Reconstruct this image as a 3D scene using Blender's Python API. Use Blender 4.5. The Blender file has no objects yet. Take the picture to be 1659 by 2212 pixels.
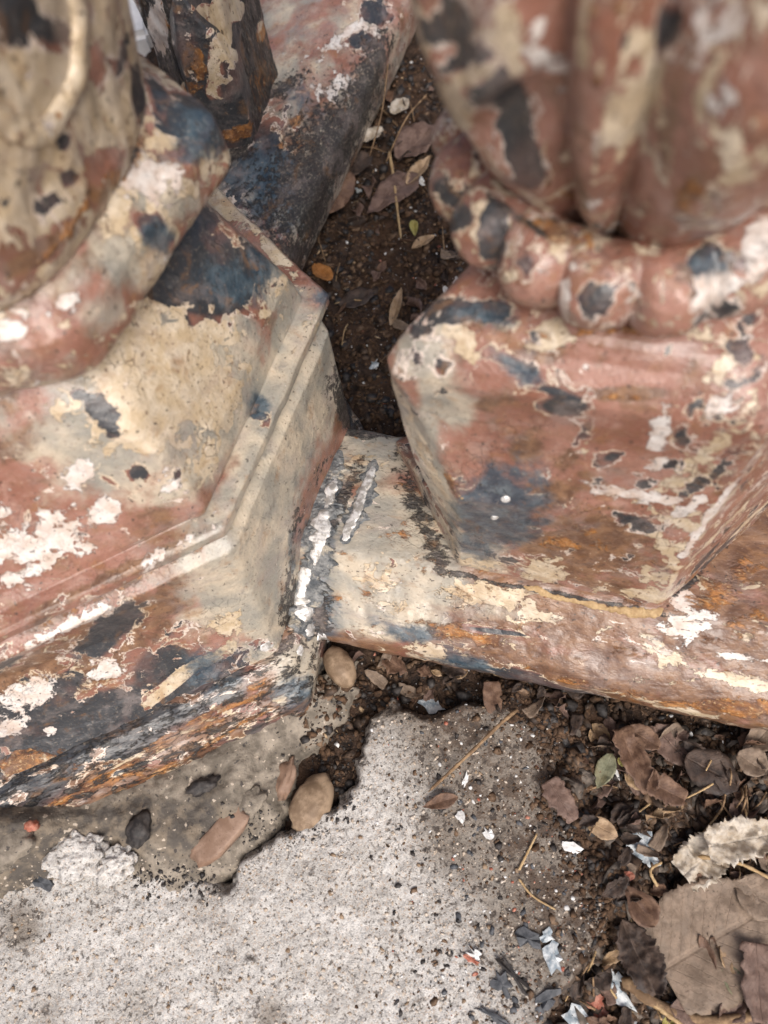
import bpy, bmesh, math, random
import numpy as np
from mathutils import Vector, Matrix
from mathutils.bvhtree import BVHTree

S = bpy.context.scene
COL = S.collection
random.seed(7)
rng = np.random.default_rng(11)

# ------------------------------------------------------------------ camera, sky, sun, exposure
RC = np.array([[0.9747323185282742, 0.22337615632939617, 0.0],
               [-0.20318245484048067, 0.8866143483948248, -0.41548993641894166],
               [-0.09281054499080842, 0.40499146905080036, 0.9095977752471605]])
CAMZ = 0.65
FPX = 1671.0
cam = bpy.data.cameras.new('camera')
cam_o = bpy.data.objects.new('camera', cam)
COL.objects.link(cam_o)
m4 = Matrix([list(RC[i]) + [0.0] for i in range(3)] + [[0, 0, 0, 1]])
m4.translation = (0, 0, CAMZ)
cam_o.matrix_world = m4
cam.sensor_width = 36.0
cam.lens = 36.0 * FPX / 2212.0
cam.clip_start = 0.01
cam.clip_end = 500
cam.dof.use_dof = True
cam.dof.focus_distance = 0.64
cam.dof.aperture_fstop = 4.8
S.camera = cam_o

W = bpy.data.worlds.new('World')
S.world = W
W.use_nodes = True
wn = W.node_tree.nodes
wl = W.node_tree.links
sky = wn.new('ShaderNodeTexSky')
sky.sky_type = 'NISHITA'
sky.sun_disc = False
SUN_EL, SUN_AZ = math.radians(52), math.radians(172)     # azimuth clockwise from +Y
sky.sun_elevation = SUN_EL
sky.sun_rotation = SUN_AZ
sky.air_density = 0.7
sky.dust_density = 6.0
sky.ozone_density = 0.2
wn['Background'].inputs['Strength'].default_value = 0.10
wl.new(sky.outputs['Color'], wn['Background'].inputs['Color'])

sun = bpy.data.lights.new('sun', 'SUN')
sun.energy = 1.45
sun.angle = math.radians(32)
sun.color = (1.0, 0.985, 0.96)
sun_o = bpy.data.objects.new('sun', sun)
COL.objects.link(sun_o)
dv = Vector((math.sin(SUN_AZ) * math.cos(SUN_EL), math.cos(SUN_AZ) * math.cos(SUN_EL), math.sin(SUN_EL)))
sun_o.rotation_euler = dv.to_track_quat('Z', 'Y').to_euler()
sun_o.location = (0, 0, 3)

S.view_settings.view_transform = 'Standard'
S.view_settings.look = 'None'
S.view_settings.exposure = 0.66
S.view_settings.gamma = 1.0
S.view_settings.use_curve_mapping = False
S.cycles.max_bounces = 6

# ------------------------------------------------------------------ helpers
def at(x, y, z=0.0):
    """a sight line of the survey photograph met with the height z"""
    v = RC @ np.array([x - 829.5, -(y - 1106.0), -FPX])
    t = (z - CAMZ) / v[2]
    return np.array([v[0] * t, v[1] * t, z])

def ray(x, y):
    v = RC @ np.array([x - 829.5, -(y - 1106.0), -FPX])
    return Vector((0, 0, CAMZ)), Vector(v).normalized()

def hash3(i, j, k, seed):
    n = (i * 374761393 + j * 668265263 + k * 1440662683 + seed * 974634777) & 0x7fffffff
    n = ((n ^ (n >> 13)) * 1274126177) & 0x7fffffff
    n = (n ^ (n >> 16)) & 0xffff
    return n / 65535.0

def vnoise(p, scale, seed=0):
    q = np.asarray(p, float) * scale + 100.0
    i = np.floor(q).astype(np.int64)
    f = q - i
    f = f * f * (3 - 2 * f)
    r = 0
    for a in (0, 1):
        for b in (0, 1):
            for c in (0, 1):
                w = (f[:, 0] if a else 1 - f[:, 0]) * (f[:, 1] if b else 1 - f[:, 1]) * (f[:, 2] if c else 1 - f[:, 2])
                r = r + w * hash3(i[:, 0] + a, i[:, 1] + b, i[:, 2] + c, seed)
    return r - 0.5

def fbm(p, scale, octs=4, seed=0, rough=0.5):
    r = 0
    a = 1.0
    for o in range(octs):
        r = r + a * vnoise(p, scale * 2 ** o, seed + o * 17)
        a *= rough
    return r

def sstep(a, b, x):
    t = np.clip((x - a) / (b - a), 0, 1)
    return t * t * (3 - 2 * t)

def link(name, me, mat=None, parent=None, **props):
    o = bpy.data.objects.new(name, me)
    COL.objects.link(o)
    if mat is not None and me is not None:
        me.materials.append(mat)
    if parent is not None:
        o.parent = parent
    for k, v in props.items():
        o[k] = v
    return o

def empty(name, loc, label, cat, group=None):
    o = bpy.data.objects.new(name, None)
    COL.objects.link(o)
    o.location = loc
    o.empty_display_size = 0.02
    o['label'] = label
    o['category'] = cat
    if group:
        o['group'] = group
    return o

def tag(o, label, cat, group=None):
    o['label'] = label
    o['category'] = cat
    if group:
        o['group'] = group
    return o

def child(o, root):
    """keep world place while hanging a part on its thing"""
    o.parent = root
    o.matrix_parent_inverse = Matrix.Translation(root.location).inverted()
    return o

def mesh_np(name, v, faces, smooth=True):
    me = bpy.data.meshes.new(name)
    v = np.asarray(v, np.float32)
    f = np.asarray(faces, np.int32)
    k = f.shape[1]
    me.vertices.add(len(v))
    me.vertices.foreach_set('co', v.ravel())
    me.loops.add(f.size)
    me.loops.foreach_set('vertex_index', f.ravel())
    me.polygons.add(len(f))
    me.polygons.foreach_set('loop_start', np.arange(0, f.size, k, dtype=np.int32))
    me.polygons.foreach_set('loop_total', np.full(len(f), k, np.int32))
    if smooth:
        me.polygons.foreach_set('use_smooth', np.ones(len(f), bool))
    me.update(calc_edges=True)
    me.validate()
    return me

def grid_faces(M, N, closed=True):
    r = np.arange(M - 1)[:, None]
    c = np.arange(N if closed else N - 1)[None, :]
    c2 = (c + 1) % N
    a = r * N + c
    b = r * N + c2
    d = (r + 1) * N + c2
    e = (r + 1) * N + c
    return np.stack([a, b, d, e], -1).reshape(-1, 4)

# ------------------------------------------------------------------ shader helpers
class NT:
    def __init__(self, name):
        self.m = bpy.data.materials.new(name)
        self.m.use_nodes = True
        self.t = self.m.node_tree
        self.n = self.t.nodes
        self.bsdf = self.n['Principled BSDF']

    def put(self, sock, v):
        if isinstance(v, bpy.types.NodeSocket):
            self.t.links.new(v, sock)
        elif isinstance(v, (tuple, list)):
            if sock.type == 'RGBA' and len(v) == 3:
                v = (*v, 1)
            sock.default_value = v
        else:
            sock.default_value = v

    def math(self, op, a, b=0.0, c=None, clamp=False):
        x = self.n.new('ShaderNodeMath')
        x.operation = op
        x.use_clamp = clamp
        self.put(x.inputs[0], a)
        self.put(x.inputs[1], b)
        if c is not None:
            self.put(x.inputs[2], c)
        return x.outputs[0]

    def vmath(self, op, a, b=(0, 0, 0)):
        x = self.n.new('ShaderNodeVectorMath')
        x.operation = op
        self.put(x.inputs[0], a)
        if op == 'SCALE':
            self.put(x.inputs['Scale'], b)
        else:
            self.put(x.inputs[1], b)
        return x.outputs[0]

    def mix(self, f, a, b, mode='MIX'):
        x = self.n.new('ShaderNodeMix')
        x.data_type = 'RGBA'
        x.blend_type = mode
        self.put(x.inputs[0], f)
        self.put(x.inputs[6], a)
        self.put(x.inputs[7], b)
        return x.outputs[2]

    def noise(self, vec, scale, detail=4, rough=0.55, dist=0.0, off=0.0):
        if off:
            vec = self.vmath('ADD', vec, (off, off * 1.7, off * 0.6))
        x = self.n.new('ShaderNodeTexNoise')
        self.put(x.inputs['Vector'], vec)
        x.inputs['Scale'].default_value = scale
        x.inputs['Detail'].default_value = detail
        x.inputs['Roughness'].default_value = rough
        x.inputs['Distortion'].default_value = dist
        return x.outputs[0]

    def vor(self, vec, scale, feature='F1', out='Distance', rand=1.0):
        x = self.n.new('ShaderNodeTexVoronoi')
        x.feature = feature
        self.put(x.inputs['Vector'], vec)
        x.inputs['Scale'].default_value = scale
        x.inputs['Randomness'].default_value = rand
        return x.outputs[out]

    def ramp(self, v, a, b):
        x = self.n.new('ShaderNodeMapRange')
        x.interpolation_type = 'SMOOTHSTEP'
        self.put(x.inputs['Value'], v)
        x.inputs['From Min'].default_value = a
        x.inputs['From Max'].default_value = b
        return x.outputs['Result']

    def attr(self, name):
        x = self.n.new('ShaderNodeAttribute')
        x.attribute_name = name
        return x

    def sep(self, c):
        x = self.n.new('ShaderNodeSeparateColor')
        self.put(x.inputs[0], c)
        return x.outputs

    def obj(self):
        return self.n.new('ShaderNodeTexCoord').outputs['Object']

    def rand(self):
        return self.n.new('ShaderNodeObjectInfo').outputs['Random']

    def bump(self, h, strength=0.3, dist=0.001, normal=None):
        x = self.n.new('ShaderNodeBump')
        x.inputs['Strength'].default_value = strength
        x.inputs['Distance'].default_value = dist
        self.put(x.inputs['Height'], h)
        if normal is not None:
            self.put(x.inputs['Normal'], normal)
        return x.outputs[0]

    def done(self, color, rough=0.8, normal=None, spec=0.4, metal=0.0):
        self.put(self.bsdf.inputs['Base Color'], color)
        self.put(self.bsdf.inputs['Roughness'], rough)
        self.put(self.bsdf.inputs['Metallic'], metal)
        self.put(self.bsdf.inputs['Specular IOR Level'], spec)
        if normal is not None:
            self.put(self.bsdf.inputs['Normal'], normal)
        return self.m

# ------------------------------------------------------------------ the peeling paint
def make_paint():
    k = NT('peeling_paint_on_iron')
    pc = k.attr('paint_coord').outputs['Vector']
    A = k.attr('paint_a')
    B = k.attr('paint_b')
    ar, ag, ab = k.sep(A.outputs['Color'])[:3]
    aa = A.outputs['Alpha']
    br, bg, bb = k.sep(B.outputs['Color'])[:3]
    ba = B.outputs['Alpha']
    fine = k.noise(pc, 420, 3, 0.6)
    med = k.noise(pc, 95, 5, 0.6, 0.3, off=3.1)
    big = k.noise(pc, 26, 3, 0.5, 0.0, off=9.7)

    def field(a, scale, off, amp=2.2, rough=0.6, detail=7, dist=0.35):
        n = k.noise(pc, scale, detail, rough, dist, off=off)
        return k.math('ADD', a, k.math('MULTIPLY', k.math('SUBTRACT', n, 0.5), amp))

    # red primer, rosy where it is clean
    c = k.mix(k.ramp(big, 0.35, 0.68), (0.225, 0.098, 0.066), (0.335, 0.175, 0.132))
    c = k.mix(k.math('MULTIPLY', k.ramp(med, 0.45, 0.72), 0.6), c, (0.215, 0.112, 0.064))
    c = k.mix(k.math('MULTIPLY', k.ramp(k.noise(pc, 60, 6, 0.65, off=21.0), 0.52, 0.74), 0.5), c, (0.50, 0.335, 0.275))
    # brown staining
    f = field(ar, 42, 5.0, 1.7)
    brown = k.mix(k.ramp(med, 0.35, 0.65), (0.095, 0.052, 0.030), (0.23, 0.132, 0.072))
    c = k.mix(k.math('MULTIPLY', k.ramp(f, 0.36, 0.66), 0.85), c, brown)
    # smoke grey over old cream
    f = field(ag, 30, 12.0, 1.3)
    greyc = k.mix(k.ramp(k.noise(pc, 33, 4, 0.55, 0.2, off=31.0), 0.36, 0.66), (0.29, 0.28, 0.24), (0.52, 0.45, 0.345))
    greyc = k.mix(k.math('MULTIPLY', k.ramp(med, 0.55, 0.72), 0.5), greyc, (0.15, 0.15, 0.145))
    c = k.mix(k.math('MULTIPLY', k.ramp(f, 0.30, 0.62), 0.95), c, greyc)
    # cream
    fc = field(ab, 72, 17.0, 2.6, 0.68, 8, 0.6)
    cream = k.mix(k.ramp(med, 0.35, 0.7), (0.47, 0.365, 0.235), (0.61, 0.52, 0.395))
    cream = k.mix(k.math('MULTIPLY', k.ramp(big, 0.5, 0.75), 0.5), cream, (0.43, 0.38, 0.31))
    creamm = k.ramp(fc, 0.485, 0.515)
    c = k.mix(creamm, c, cream)
    speck = k.ramp(k.noise(pc, 260, 2, 0.5, off=41.0), 0.66, 0.70)
    c = k.mix(k.math('MULTIPLY', k.math('MULTIPLY', creamm, speck), 0.8), c, (0.14, 0.08, 0.05))
    # bared dark layers, each island with a pale rim
    fd = field(aa, 66, 25.0, 2.5, 0.64, 8, 0.5)
    wv = k.math('ADD', 0.035, k.math('MULTIPLY', k.ramp(med, 0.35, 0.65), 0.10))
    rim = k.ramp(k.math('SUBTRACT', fd, k.math('SUBTRACT', 0.5, wv)), -0.012, 0.012)
    rimc = k.mix(k.ramp(big, 0.4, 0.6), (0.60, 0.49, 0.36), (0.66, 0.57, 0.50))
    c = k.mix(k.math('MULTIPLY', rim, 0.92), c, rimc)
    darkm = k.ramp(fd, 0.488, 0.512)
    dark = k.mix(k.ramp(k.noise(pc, 30, 4, 0.55, off=51.0), 0.50, 0.68), (0.036, 0.039, 0.044), (0.098, 0.064, 0.060))
    dark = k.mix(k.math('MULTIPLY', k.ramp(aa, 0.62, 0.42), k.ramp(k.noise(pc, 26, 2, 0.5, off=57.0), 0.44, 0.52)), dark, (0.235, 0.112, 0.082))
    dark = k.mix(k.math('MULTIPLY', k.ramp(med, 0.5, 0.75), 0.55), dark, (0.135, 0.125, 0.12))
    c = k.mix(darkm, c, dark)
    # white
    fw = field(br, 75, 33.0, 2.5, 0.70, 8)
    whitem = k.ramp(fw, 0.47, 0.53)
    c = k.mix(whitem, c, k.mix(k.ramp(med, 0.35, 0.7), (0.68, 0.645, 0.61), (0.56, 0.455, 0.385)))
    # rust
    fr = field(bg, 55, 39.0, 2.3, 0.68)
    rustc = k.mix(k.ramp(med, 0.4, 0.62), (0.135, 0.052, 0.018), (0.40, 0.165, 0.035))
    rustc = k.mix(k.math('MULTIPLY', k.ramp(fine, 0.55, 0.68), 0.6), rustc, (0.55, 0.36, 0.16))
    rustm = k.ramp(fr, 0.42, 0.60)
    c = k.mix(k.math('MULTIPLY', rustm, 0.9), c, rustc)
    # heat tint, soft
    fb = field(bb, 55, 44.0, 1.5, 0.66, 8)
    bluec = k.mix(k.ramp(med, 0.35, 0.7), (0.024, 0.045, 0.066), (0.085, 0.12, 0.145))
    c = k.mix(k.math('MULTIPLY', k.ramp(fb, 0.26, 0.66), 0.92), c, bluec)
    # black scale, and contact shade painted into the joints
    fs = field(ba, 170, 47.0, 2.4, 0.76)
    soot_shade_m = k.ramp(fs, 0.42, 0.56)
    c = k.mix(k.math('MULTIPLY', soot_shade_m, 0.94), c, k.mix(k.ramp(fine, 0.45, 0.7), (0.016, 0.015, 0.015), (0.10, 0.085, 0.07)))
    hz = k.ramp(k.noise(pc, 34, 6, 0.66, 0.4, off=91.0), 0.50, 0.68)
    c = k.mix(k.math('MULTIPLY', hz, 0.38), c, (0.30, 0.245, 0.225))
    ob = k.ramp(k.noise(pc, 48, 7, 0.7, 0.5, off=83.0), 0.54, 0.70)
    c = k.mix(k.math('MULTIPLY', ob, 0.5), c, (0.27, 0.135, 0.052))
    # grain
    c = k.mix(k.math('MULTIPLY', k.ramp(fine, 0.58, 0.72), 0.22), c, (0.52, 0.43, 0.33))
    c = k.mix(k.math('MULTIPLY', k.ramp(fine, 0.42, 0.30), 0.40), c, (0.09, 0.055, 0.04))
    spk = k.ramp(k.noise(pc, 330, 1, 0.5, off=61.0), 0.70, 0.73)
    c = k.mix(k.math('MULTIPLY', spk, 0.75), c, (0.04, 0.03, 0.025))
    crk = k.vor(k.vmath('ADD', pc, k.vmath('SCALE', k.n.new('ShaderNodeTexNoise').outputs['Color'], 0.0)), 130, 'DISTANCE_TO_EDGE')
    crm = k.math('MULTIPLY', k.ramp(crk, 0.045, 0.015), k.ramp(k.noise(pc, 24, 3, 0.5, off=71.0), 0.56, 0.66))
    c = k.mix(k.math('MULTIPLY', crm, k.math('MULTIPLY', creamm, 0.6)), c, (0.10, 0.06, 0.04))

    h = k.math('ADD', k.math('MULTIPLY', creamm, 0.55), k.math('MULTIPLY', whitem, 0.5))
    h = k.math('ADD', h, k.math('MULTIPLY', darkm, -0.7))
    h = k.math('ADD', h, k.math('MULTIPLY', soot_shade_m, k.math('MULTIPLY', fine, 2.2)))
    h = k.math('ADD', h, k.math('MULTIPLY', rustm, k.math('MULTIPLY', fine, 1.4)))
    h = k.math('ADD', h, k.math('MULTIPLY', fine, 0.55))
    h = k.math('ADD', h, k.math('MULTIPLY', med, 1.1))
    h = k.math('SUBTRACT', h, k.math('MULTIPLY', crm, 0.5))
    nrm = k.bump(h, 0.85, 0.0013)
    rgh = k.math('ADD', 0.20, k.math('MULTIPLY', k.math('MAXIMUM', rustm, soot_shade_m), 0.32))
    rgh = k.math('ADD', rgh, k.math('MULTIPLY', med, 0.25))
    k.bsdf.inputs['Coat Weight'].default_value = 0.22
    k.bsdf.inputs['Coat Roughness'].default_value = 0.22
    return k.done(c, rgh, nrm, 0.5)

PAINT = make_paint()

def make_weld():
    k = NT('ground_weld_metal')
    p = k.obj()
    st = k.n.new('ShaderNodeTexWave')
    st.inputs['Scale'].default_value = 380
    st.inputs['Distortion'].default_value = 4
    k.put(st.inputs['Vector'], p)
    n = k.noise(p, 160, 4, 0.6)
    c = k.mix(k.ramp(n, 0.43, 0.62), (0.78, 0.77, 0.75), (0.36, 0.34, 0.31))
    nr = k.bump(k.math('ADD', k.math('MULTIPLY', st.outputs['Fac'], 0.4), k.math('MULTIPLY', n, 1.4)), 0.6, 0.0006)
    return k.done(c, k.math('ADD', 0.22, k.math('MULTIPLY', n, 0.15)), nr, 0.8, 0.35)

WELD = make_weld()

def make_concrete():
    k = NT('old_pale_concrete')
    p = k.obj()
    big = k.noise(p, 9, 4, 0.55)
    med = k.noise(p, 60, 5, 0.62, off=3.0)
    fine = k.noise(p, 420, 3, 0.6, off=5.0)
    d = k.attr('dirt').outputs['Fac']
    c = k.mix(k.ramp(med, 0.32, 0.68), (0.35, 0.34, 0.322), (0.565, 0.56, 0.545))
    # sand grains of several colours
    v1 = k.n.new('ShaderNodeTexVoronoi')
    k.put(v1.inputs['Vector'], p)
    v1.inputs['Scale'].default_value = 820
    g = k.sep(v1.outputs['Color'])
    grain = k.mix(k.ramp(g[0], 0.5, 0.9), (0.62, 0.59, 0.55), (0.34, 0.30, 0.26))
    grain = k.mix(k.ramp(g[1], 0.88, 0.9), grain, (0.10, 0.095, 0.095))
    grain = k.mix(k.ramp(g[2], 0.90, 0.92), grain, (0.45, 0.29, 0.17))
    c = k.mix(0.36, c, grain)
    pit = k.ramp(k.noise(p, 330, 3, 0.6, off=9.0), 0.42, 0.34)
    c = k.mix(k.math('MULTIPLY', pit, 0.8), c, (0.10, 0.085, 0.07))
    fd = k.math('ADD', d, k.math('MULTIPLY', k.math('SUBTRACT', k.noise(p, 55, 8, 0.72, 0.2, off=14.0), 0.5), 2.3))
    c = k.mix(k.ramp(k.math('ADD', d, k.math('MULTIPLY', k.math('SUBTRACT', med, 0.5), 0.5)), 0.0, 0.75), c, k.mix(1.0, c, (0.46, 0.425, 0.385), 'MULTIPLY'))
    c = k.mix(k.math('MULTIPLY', k.ramp(fd, 0.3, 0.9), 0.45), c, (0.17, 0.14, 0.115))
    c = k.mix(k.math('MULTIPLY', k.ramp(fd, 0.8, 1.05), 0.85), c, (0.085, 0.060, 0.045))
    sm = k.ramp(k.noise(k.vmath('MULTIPLY', p, (1, 2.6, 1)), 70, 6, 0.72, 0.4, off=27.0), 0.56, 0.66)
    c = k.mix(k.math('MULTIPLY', sm, 0.35), c, (0.16, 0.14, 0.12))
    c = k.mix(k.math('MULTIPLY', k.ramp(k.noise(p, 150, 4, 0.65, off=19.0), 0.54, 0.61), k.ramp(fd, -0.1, 0.6)), c, (0.07, 0.058, 0.05))
    h = k.math('ADD', k.math('MULTIPLY', fine, 0.6), k.math('MULTIPLY', v1.outputs['Distance'], -0.7))
    h = k.math('ADD', h, k.math('MULTIPLY', med, 1.5))
    h = k.math('SUBTRACT', h, k.math('MULTIPLY', pit, 0.8))
    return k.done(c, 0.92, k.bump(h, 0.7, 0.0008), 0.2)

CONC = make_concrete()

def make_mortar():
    k = NT('lumpy_mortar')
    p = k.obj()
    med = k.noise(p, 55, 6, 0.65, 0.3)
    fine = k.noise(p, 380, 3, 0.6, off=5.0)
    d = k.attr('dirt').outputs['Fac']
    c = k.mix(k.ramp(med, 0.35, 0.66), (0.13, 0.112, 0.090), (0.30, 0.26, 0.21))
    gr = k.ramp(k.math('ADD', d, k.math('MULTIPLY', k.math('SUBTRACT', k.noise(p, 30, 5, 0.6, off=8.0), 0.5), 1.3)), 0.35, 0.65)
    c = k.mix(gr, c, k.mix(k.ramp(k.noise(p, 80, 4, 0.6, off=4.0), 0.4, 0.65), (0.085, 0.075, 0.065), (0.20, 0.165, 0.125)))
    c = k.mix(k.math('MULTIPLY', k.ramp(k.noise(p, 240, 2, 0.5, off=12.0), 0.64, 0.7), 0.8), c, (0.05, 0.045, 0.045))
    c = k.mix(k.math('MULTIPLY', k.ramp(k.noise(p, 200, 2, 0.5, off=15.0), 0.66, 0.7), 0.7), c, (0.55, 0.47, 0.38))
    h = k.math('ADD', k.math('MULTIPLY', fine, 0.8), k.math('MULTIPLY', med, 1.6))
    return k.done(c, 0.85, k.bump(h, 0.8, 0.0014), 0.25)

MORTAR = make_mortar()

def make_soil():
    k = NT('dark_damp_soil')
    p = k.obj()
    big = k.noise(p, 18, 4, 0.6)
    med = k.noise(p, 90, 6, 0.68, 0.2, off=3.0)
    fine = k.noise(p, 380, 4, 0.65, off=7.0)
    c = k.mix(k.ramp(med, 0.36, 0.66), (0.015, 0.010, 0.008), (0.085, 0.051, 0.033))
    c = k.mix(k.math('MULTIPLY', k.ramp(big, 0.45, 0.7), 0.6), c, (0.11, 0.058, 0.032))
    c = k.mix(k.math('MULTIPLY', k.ramp(fine, 0.6, 0.72), 0.8), c, (0.18, 0.125, 0.08))
    c = k.mix(k.ramp(k.noise(p, 260, 1, 0.5, off=11.0), 0.735, 0.75), c, (0.55, 0.52, 0.50))
    c = k.mix(k.ramp(k.noise(p, 170, 2, 0.5, off=15.0), 0.70, 0.73), c, (0.022, 0.024, 0.030))
    h = k.math('ADD', k.math('MULTIPLY', fine, 1.2), k.math('MULTIPLY', med, 2.6))
    return k.done(c, k.math('ADD', 0.5, k.math('MULTIPLY', fine, 0.5)), k.bump(h, 1.0, 0.003), 0.3)

SOIL = make_soil()

def make_leafmat(name, c1, c2, c3, rough=0.6):
    k = NT(name)
    p = k.obj()
    uv = k.attr('leaf').outputs['Vector']          # along, across
    x = k.n.new('ShaderNodeSeparateXYZ')
    k.put(x.inputs[0], uv)
    n = k.noise(p, 120, 6, 0.65, 0.2)
    n2 = k.noise(p, 420, 3, 0.6, off=5.0)
    n3 = k.noise(p, 45, 3, 0.6, off=8.0)
    c = k.mix(k.ramp(n, 0.36, 0.64), c1, c2)
    c = k.mix(k.math('MULTIPLY', k.ramp(n3, 0.47, 0.66), 0.8), c, c3)
    ay = k.math('ABSOLUTE', x.outputs[1])
    rib = k.ramp(ay, 0.075, 0.02)
    ph = k.math('SUBTRACT', k.math('MULTIPLY', x.outputs[0], 9.0), k.math('MULTIPLY', ay, 3.2))
    fr = k.math('ABSOLUTE', k.math('SUBTRACT', k.math('FRACT', ph), 0.5))
    vein = k.math('MULTIPLY', k.ramp(fr, 0.055, 0.015), 0.55)
    vv = k.math('MAXIMUM', rib, vein)
    c = k.mix(k.math('MULTIPLY', vv, 0.35), c, c2)
    c = k.mix(k.math('MULTIPLY', k.ramp(n2, 0.62, 0.72), 0.6), c, (0.03, 0.022, 0.018))
    h = k.math('ADD', k.math('MULTIPLY', vv, -0.9), k.math('ADD', k.math('MULTIPLY', n, 1.4), k.math('MULTIPLY', n2, 0.5)))
    return k.done(c, k.math('ADD', rough - 0.12, k.math('MULTIPLY', n2, 0.3)), k.bump(h, 0.6, 0.001), 0.35)

LM = dict(
    brown=make_leafmat('dead_leaf_brown', (0.085, 0.045, 0.028), (0.19, 0.115, 0.075), (0.13, 0.08, 0.06)),
    dark=make_leafmat('dead_leaf_dark', (0.030, 0.021, 0.017), (0.085, 0.057, 0.043), (0.050, 0.042, 0.040)),
    plum=make_leafmat('dead_leaf_plum', (0.10, 0.060, 0.046), (0.19, 0.125, 0.098), (0.135, 0.092, 0.076)),
    grey=make_leafmat('dead_leaf_greybrown', (0.145, 0.105, 0.075), (0.25, 0.185, 0.135), (0.19, 0.145, 0.11)),
    tan=make_leafmat('dead_leaf_tan', (0.26, 0.17, 0.09), (0.42, 0.30, 0.19), (0.20, 0.13, 0.08)),
    pale=make_leafmat('dead_leaf_pale', (0.34, 0.28, 0.21), (0.52, 0.47, 0.40), (0.25, 0.19, 0.13)),
    orange=make_leafmat('dead_leaf_orange', (0.30, 0.12, 0.03), (0.42, 0.19, 0.06), (0.16, 0.075, 0.03)),
    green=make_leafmat('leaf_greygreen', (0.12, 0.125, 0.075), (0.21, 0.21, 0.14), (0.16, 0.135, 0.07)),
    yellow=make_leafmat('leaf_yellow', (0.30, 0.26, 0.07), (0.42, 0.37, 0.14), (0.22, 0.20, 0.07)),
)

def make_plain(name, c1, c2, scale=150, rough=0.7, spec=0.3, bump=0.5, bd=0.0008):
    k = NT(name)
    p = k.obj()
    n = k.noise(p, scale, 5, 0.62, 0.2)
    n2 = k.noise(p, 480, 3, 0.6, off=4.0)
    c = k.mix(k.ramp(n, 0.38, 0.64), c1, c2)
    c = k.mix(k.math('MULTIPLY', k.ramp(n2, 0.62, 0.72), 0.5), c, tuple(x * 0.35 for x in c1))
    return k.done(c, rough, k.bump(k.math('ADD', n, k.math('MULTIPLY', n2, 0.5)), bump, bd), spec)

PEB = make_plain('river_pebble', (0.17, 0.115, 0.072), (0.31, 0.225, 0.15), 90, 0.6, 0.35, 0.5)
STONE = make_plain('flat_brown_stone', (0.20, 0.125, 0.085), (0.30, 0.205, 0.15), 60, 0.6, 0.35)
SLATE = make_plain('dark_slate_chip', (0.045, 0.050, 0.058), (0.10, 0.105, 0.115), 130, 0.6, 0.4)
CHIPW = make_plain('white_paint_flake', (0.55, 0.55, 0.54), (0.74, 0.74, 0.73), 220, 0.6, 0.35)
CHIPB = make_plain('bluish_paint_flake', (0.22, 0.27, 0.31), (0.62, 0.65, 0.66), 170, 0.5, 0.4)
CHIPR = make_plain('red_paint_flake', (0.30, 0.085, 0.05), (0.45, 0.21, 0.15), 190, 0.6, 0.35)
TWIG = make_plain('dry_twig', (0.15, 0.095, 0.055), (0.30, 0.20, 0.115), 140, 0.75, 0.2)
STRAW = make_plain('dry_straw', (0.33, 0.22, 0.11), (0.46, 0.33, 0.18), 160, 0.65, 0.25)
GRASS = make_plain('fresh_grass', (0.10, 0.22, 0.035), (0.20, 0.34, 0.08), 90, 0.5, 0.35)
CHAR = make_plain('charred_crumb', (0.018, 0.016, 0.016), (0.055, 0.048, 0.044), 200, 0.6, 0.4)
CRUMB = make_plain('soil_crumb', (0.042, 0.026, 0.017), (0.125, 0.075, 0.045), 210, 0.85, 0.2)
CRUMBP = make_plain('pale_grit', (0.38, 0.31, 0.24), (0.58, 0.52, 0.45), 210, 0.85, 0.2)
FRAGA = make_plain('leaf_bit_dark', (0.035, 0.024, 0.018), (0.10, 0.066, 0.045), 180, 0.6, 0.3)
FRAGB = make_plain('leaf_bit_brown', (0.085, 0.052, 0.032), (0.19, 0.125, 0.08), 180, 0.65, 0.25)
FRAGC = make_plain('leaf_bit_tan', (0.22, 0.15, 0.085), (0.38, 0.28, 0.18), 180, 0.65, 0.25)
PATHM = make_plain('bright_pavement', (0.72, 0.71, 0.69), (0.82, 0.81, 0.79), 40, 0.9, 0.2)

# ------------------------------------------------------------------ GROUND
EDGE = [at(*q)[:2] for q in ((1110, 1500), (1190, 1560), (1235, 1640), (1225, 1740), (1280, 1840), (1325, 1930), (1310, 2020))]

def soil_z(x, y):
    p = np.stack([x, y, np.zeros_like(x)], -1)
    z = -0.016 + 0.014 * fbm(p, 14, 3, 3) + 0.010 * fbm(p, 60, 3, 9, 0.6)
    # a hollow of trodden soil between the two rails, slight rise towards the back
    z = z + 0.012 * sstep(0.45, 0.9, y)
    # soil spilling over the broken edge of the slab
    d = np.full(x.shape, 9.0)
    for a, b in zip(EDGE[:-2], EDGE[1:-1]):
        e = b - a
        t = np.clip(((x - a[0]) * e[0] + (y - a[1]) * e[1]) / (e @ e), 0, 1)
        d = np.minimum(d, np.hypot(x - a[0] - t * e[0], y - a[1] - t * e[1]))
    return z + (0.026 + 0.020 * fbm(p, 40, 3, 77)) * np.exp(-(d / 0.019) ** 2)

def graded(lo, hi, step, far, n=16):
    core = np.arange(lo, hi + step / 2, step)
    g = np.geomspace(step * 2, far, n)
    return np.concatenate([(lo - g)[::-1], core, hi + g])

gx = graded(-0.42, 0.66, 0.0035, 60)
gy = graded(-0.22, 1.0, 0.0035, 60)
X, Y = np.meshgrid(gx, gy)
Z = soil_z(X.ravel(), Y.ravel())
far = np.maximum(np.abs(X.ravel()) - 2, np.abs(Y.ravel()) - 2)
Z = np.where(far > 0, -0.016, Z)
gv = np.stack([X.ravel(), Y.ravel(), Z], -1)
gf = grid_faces(len(gy), len(gx), False)
g_me = mesh_np('ground', gv, gf)
ground = link('ground', g_me, SOIL, kind='structure')

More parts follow.
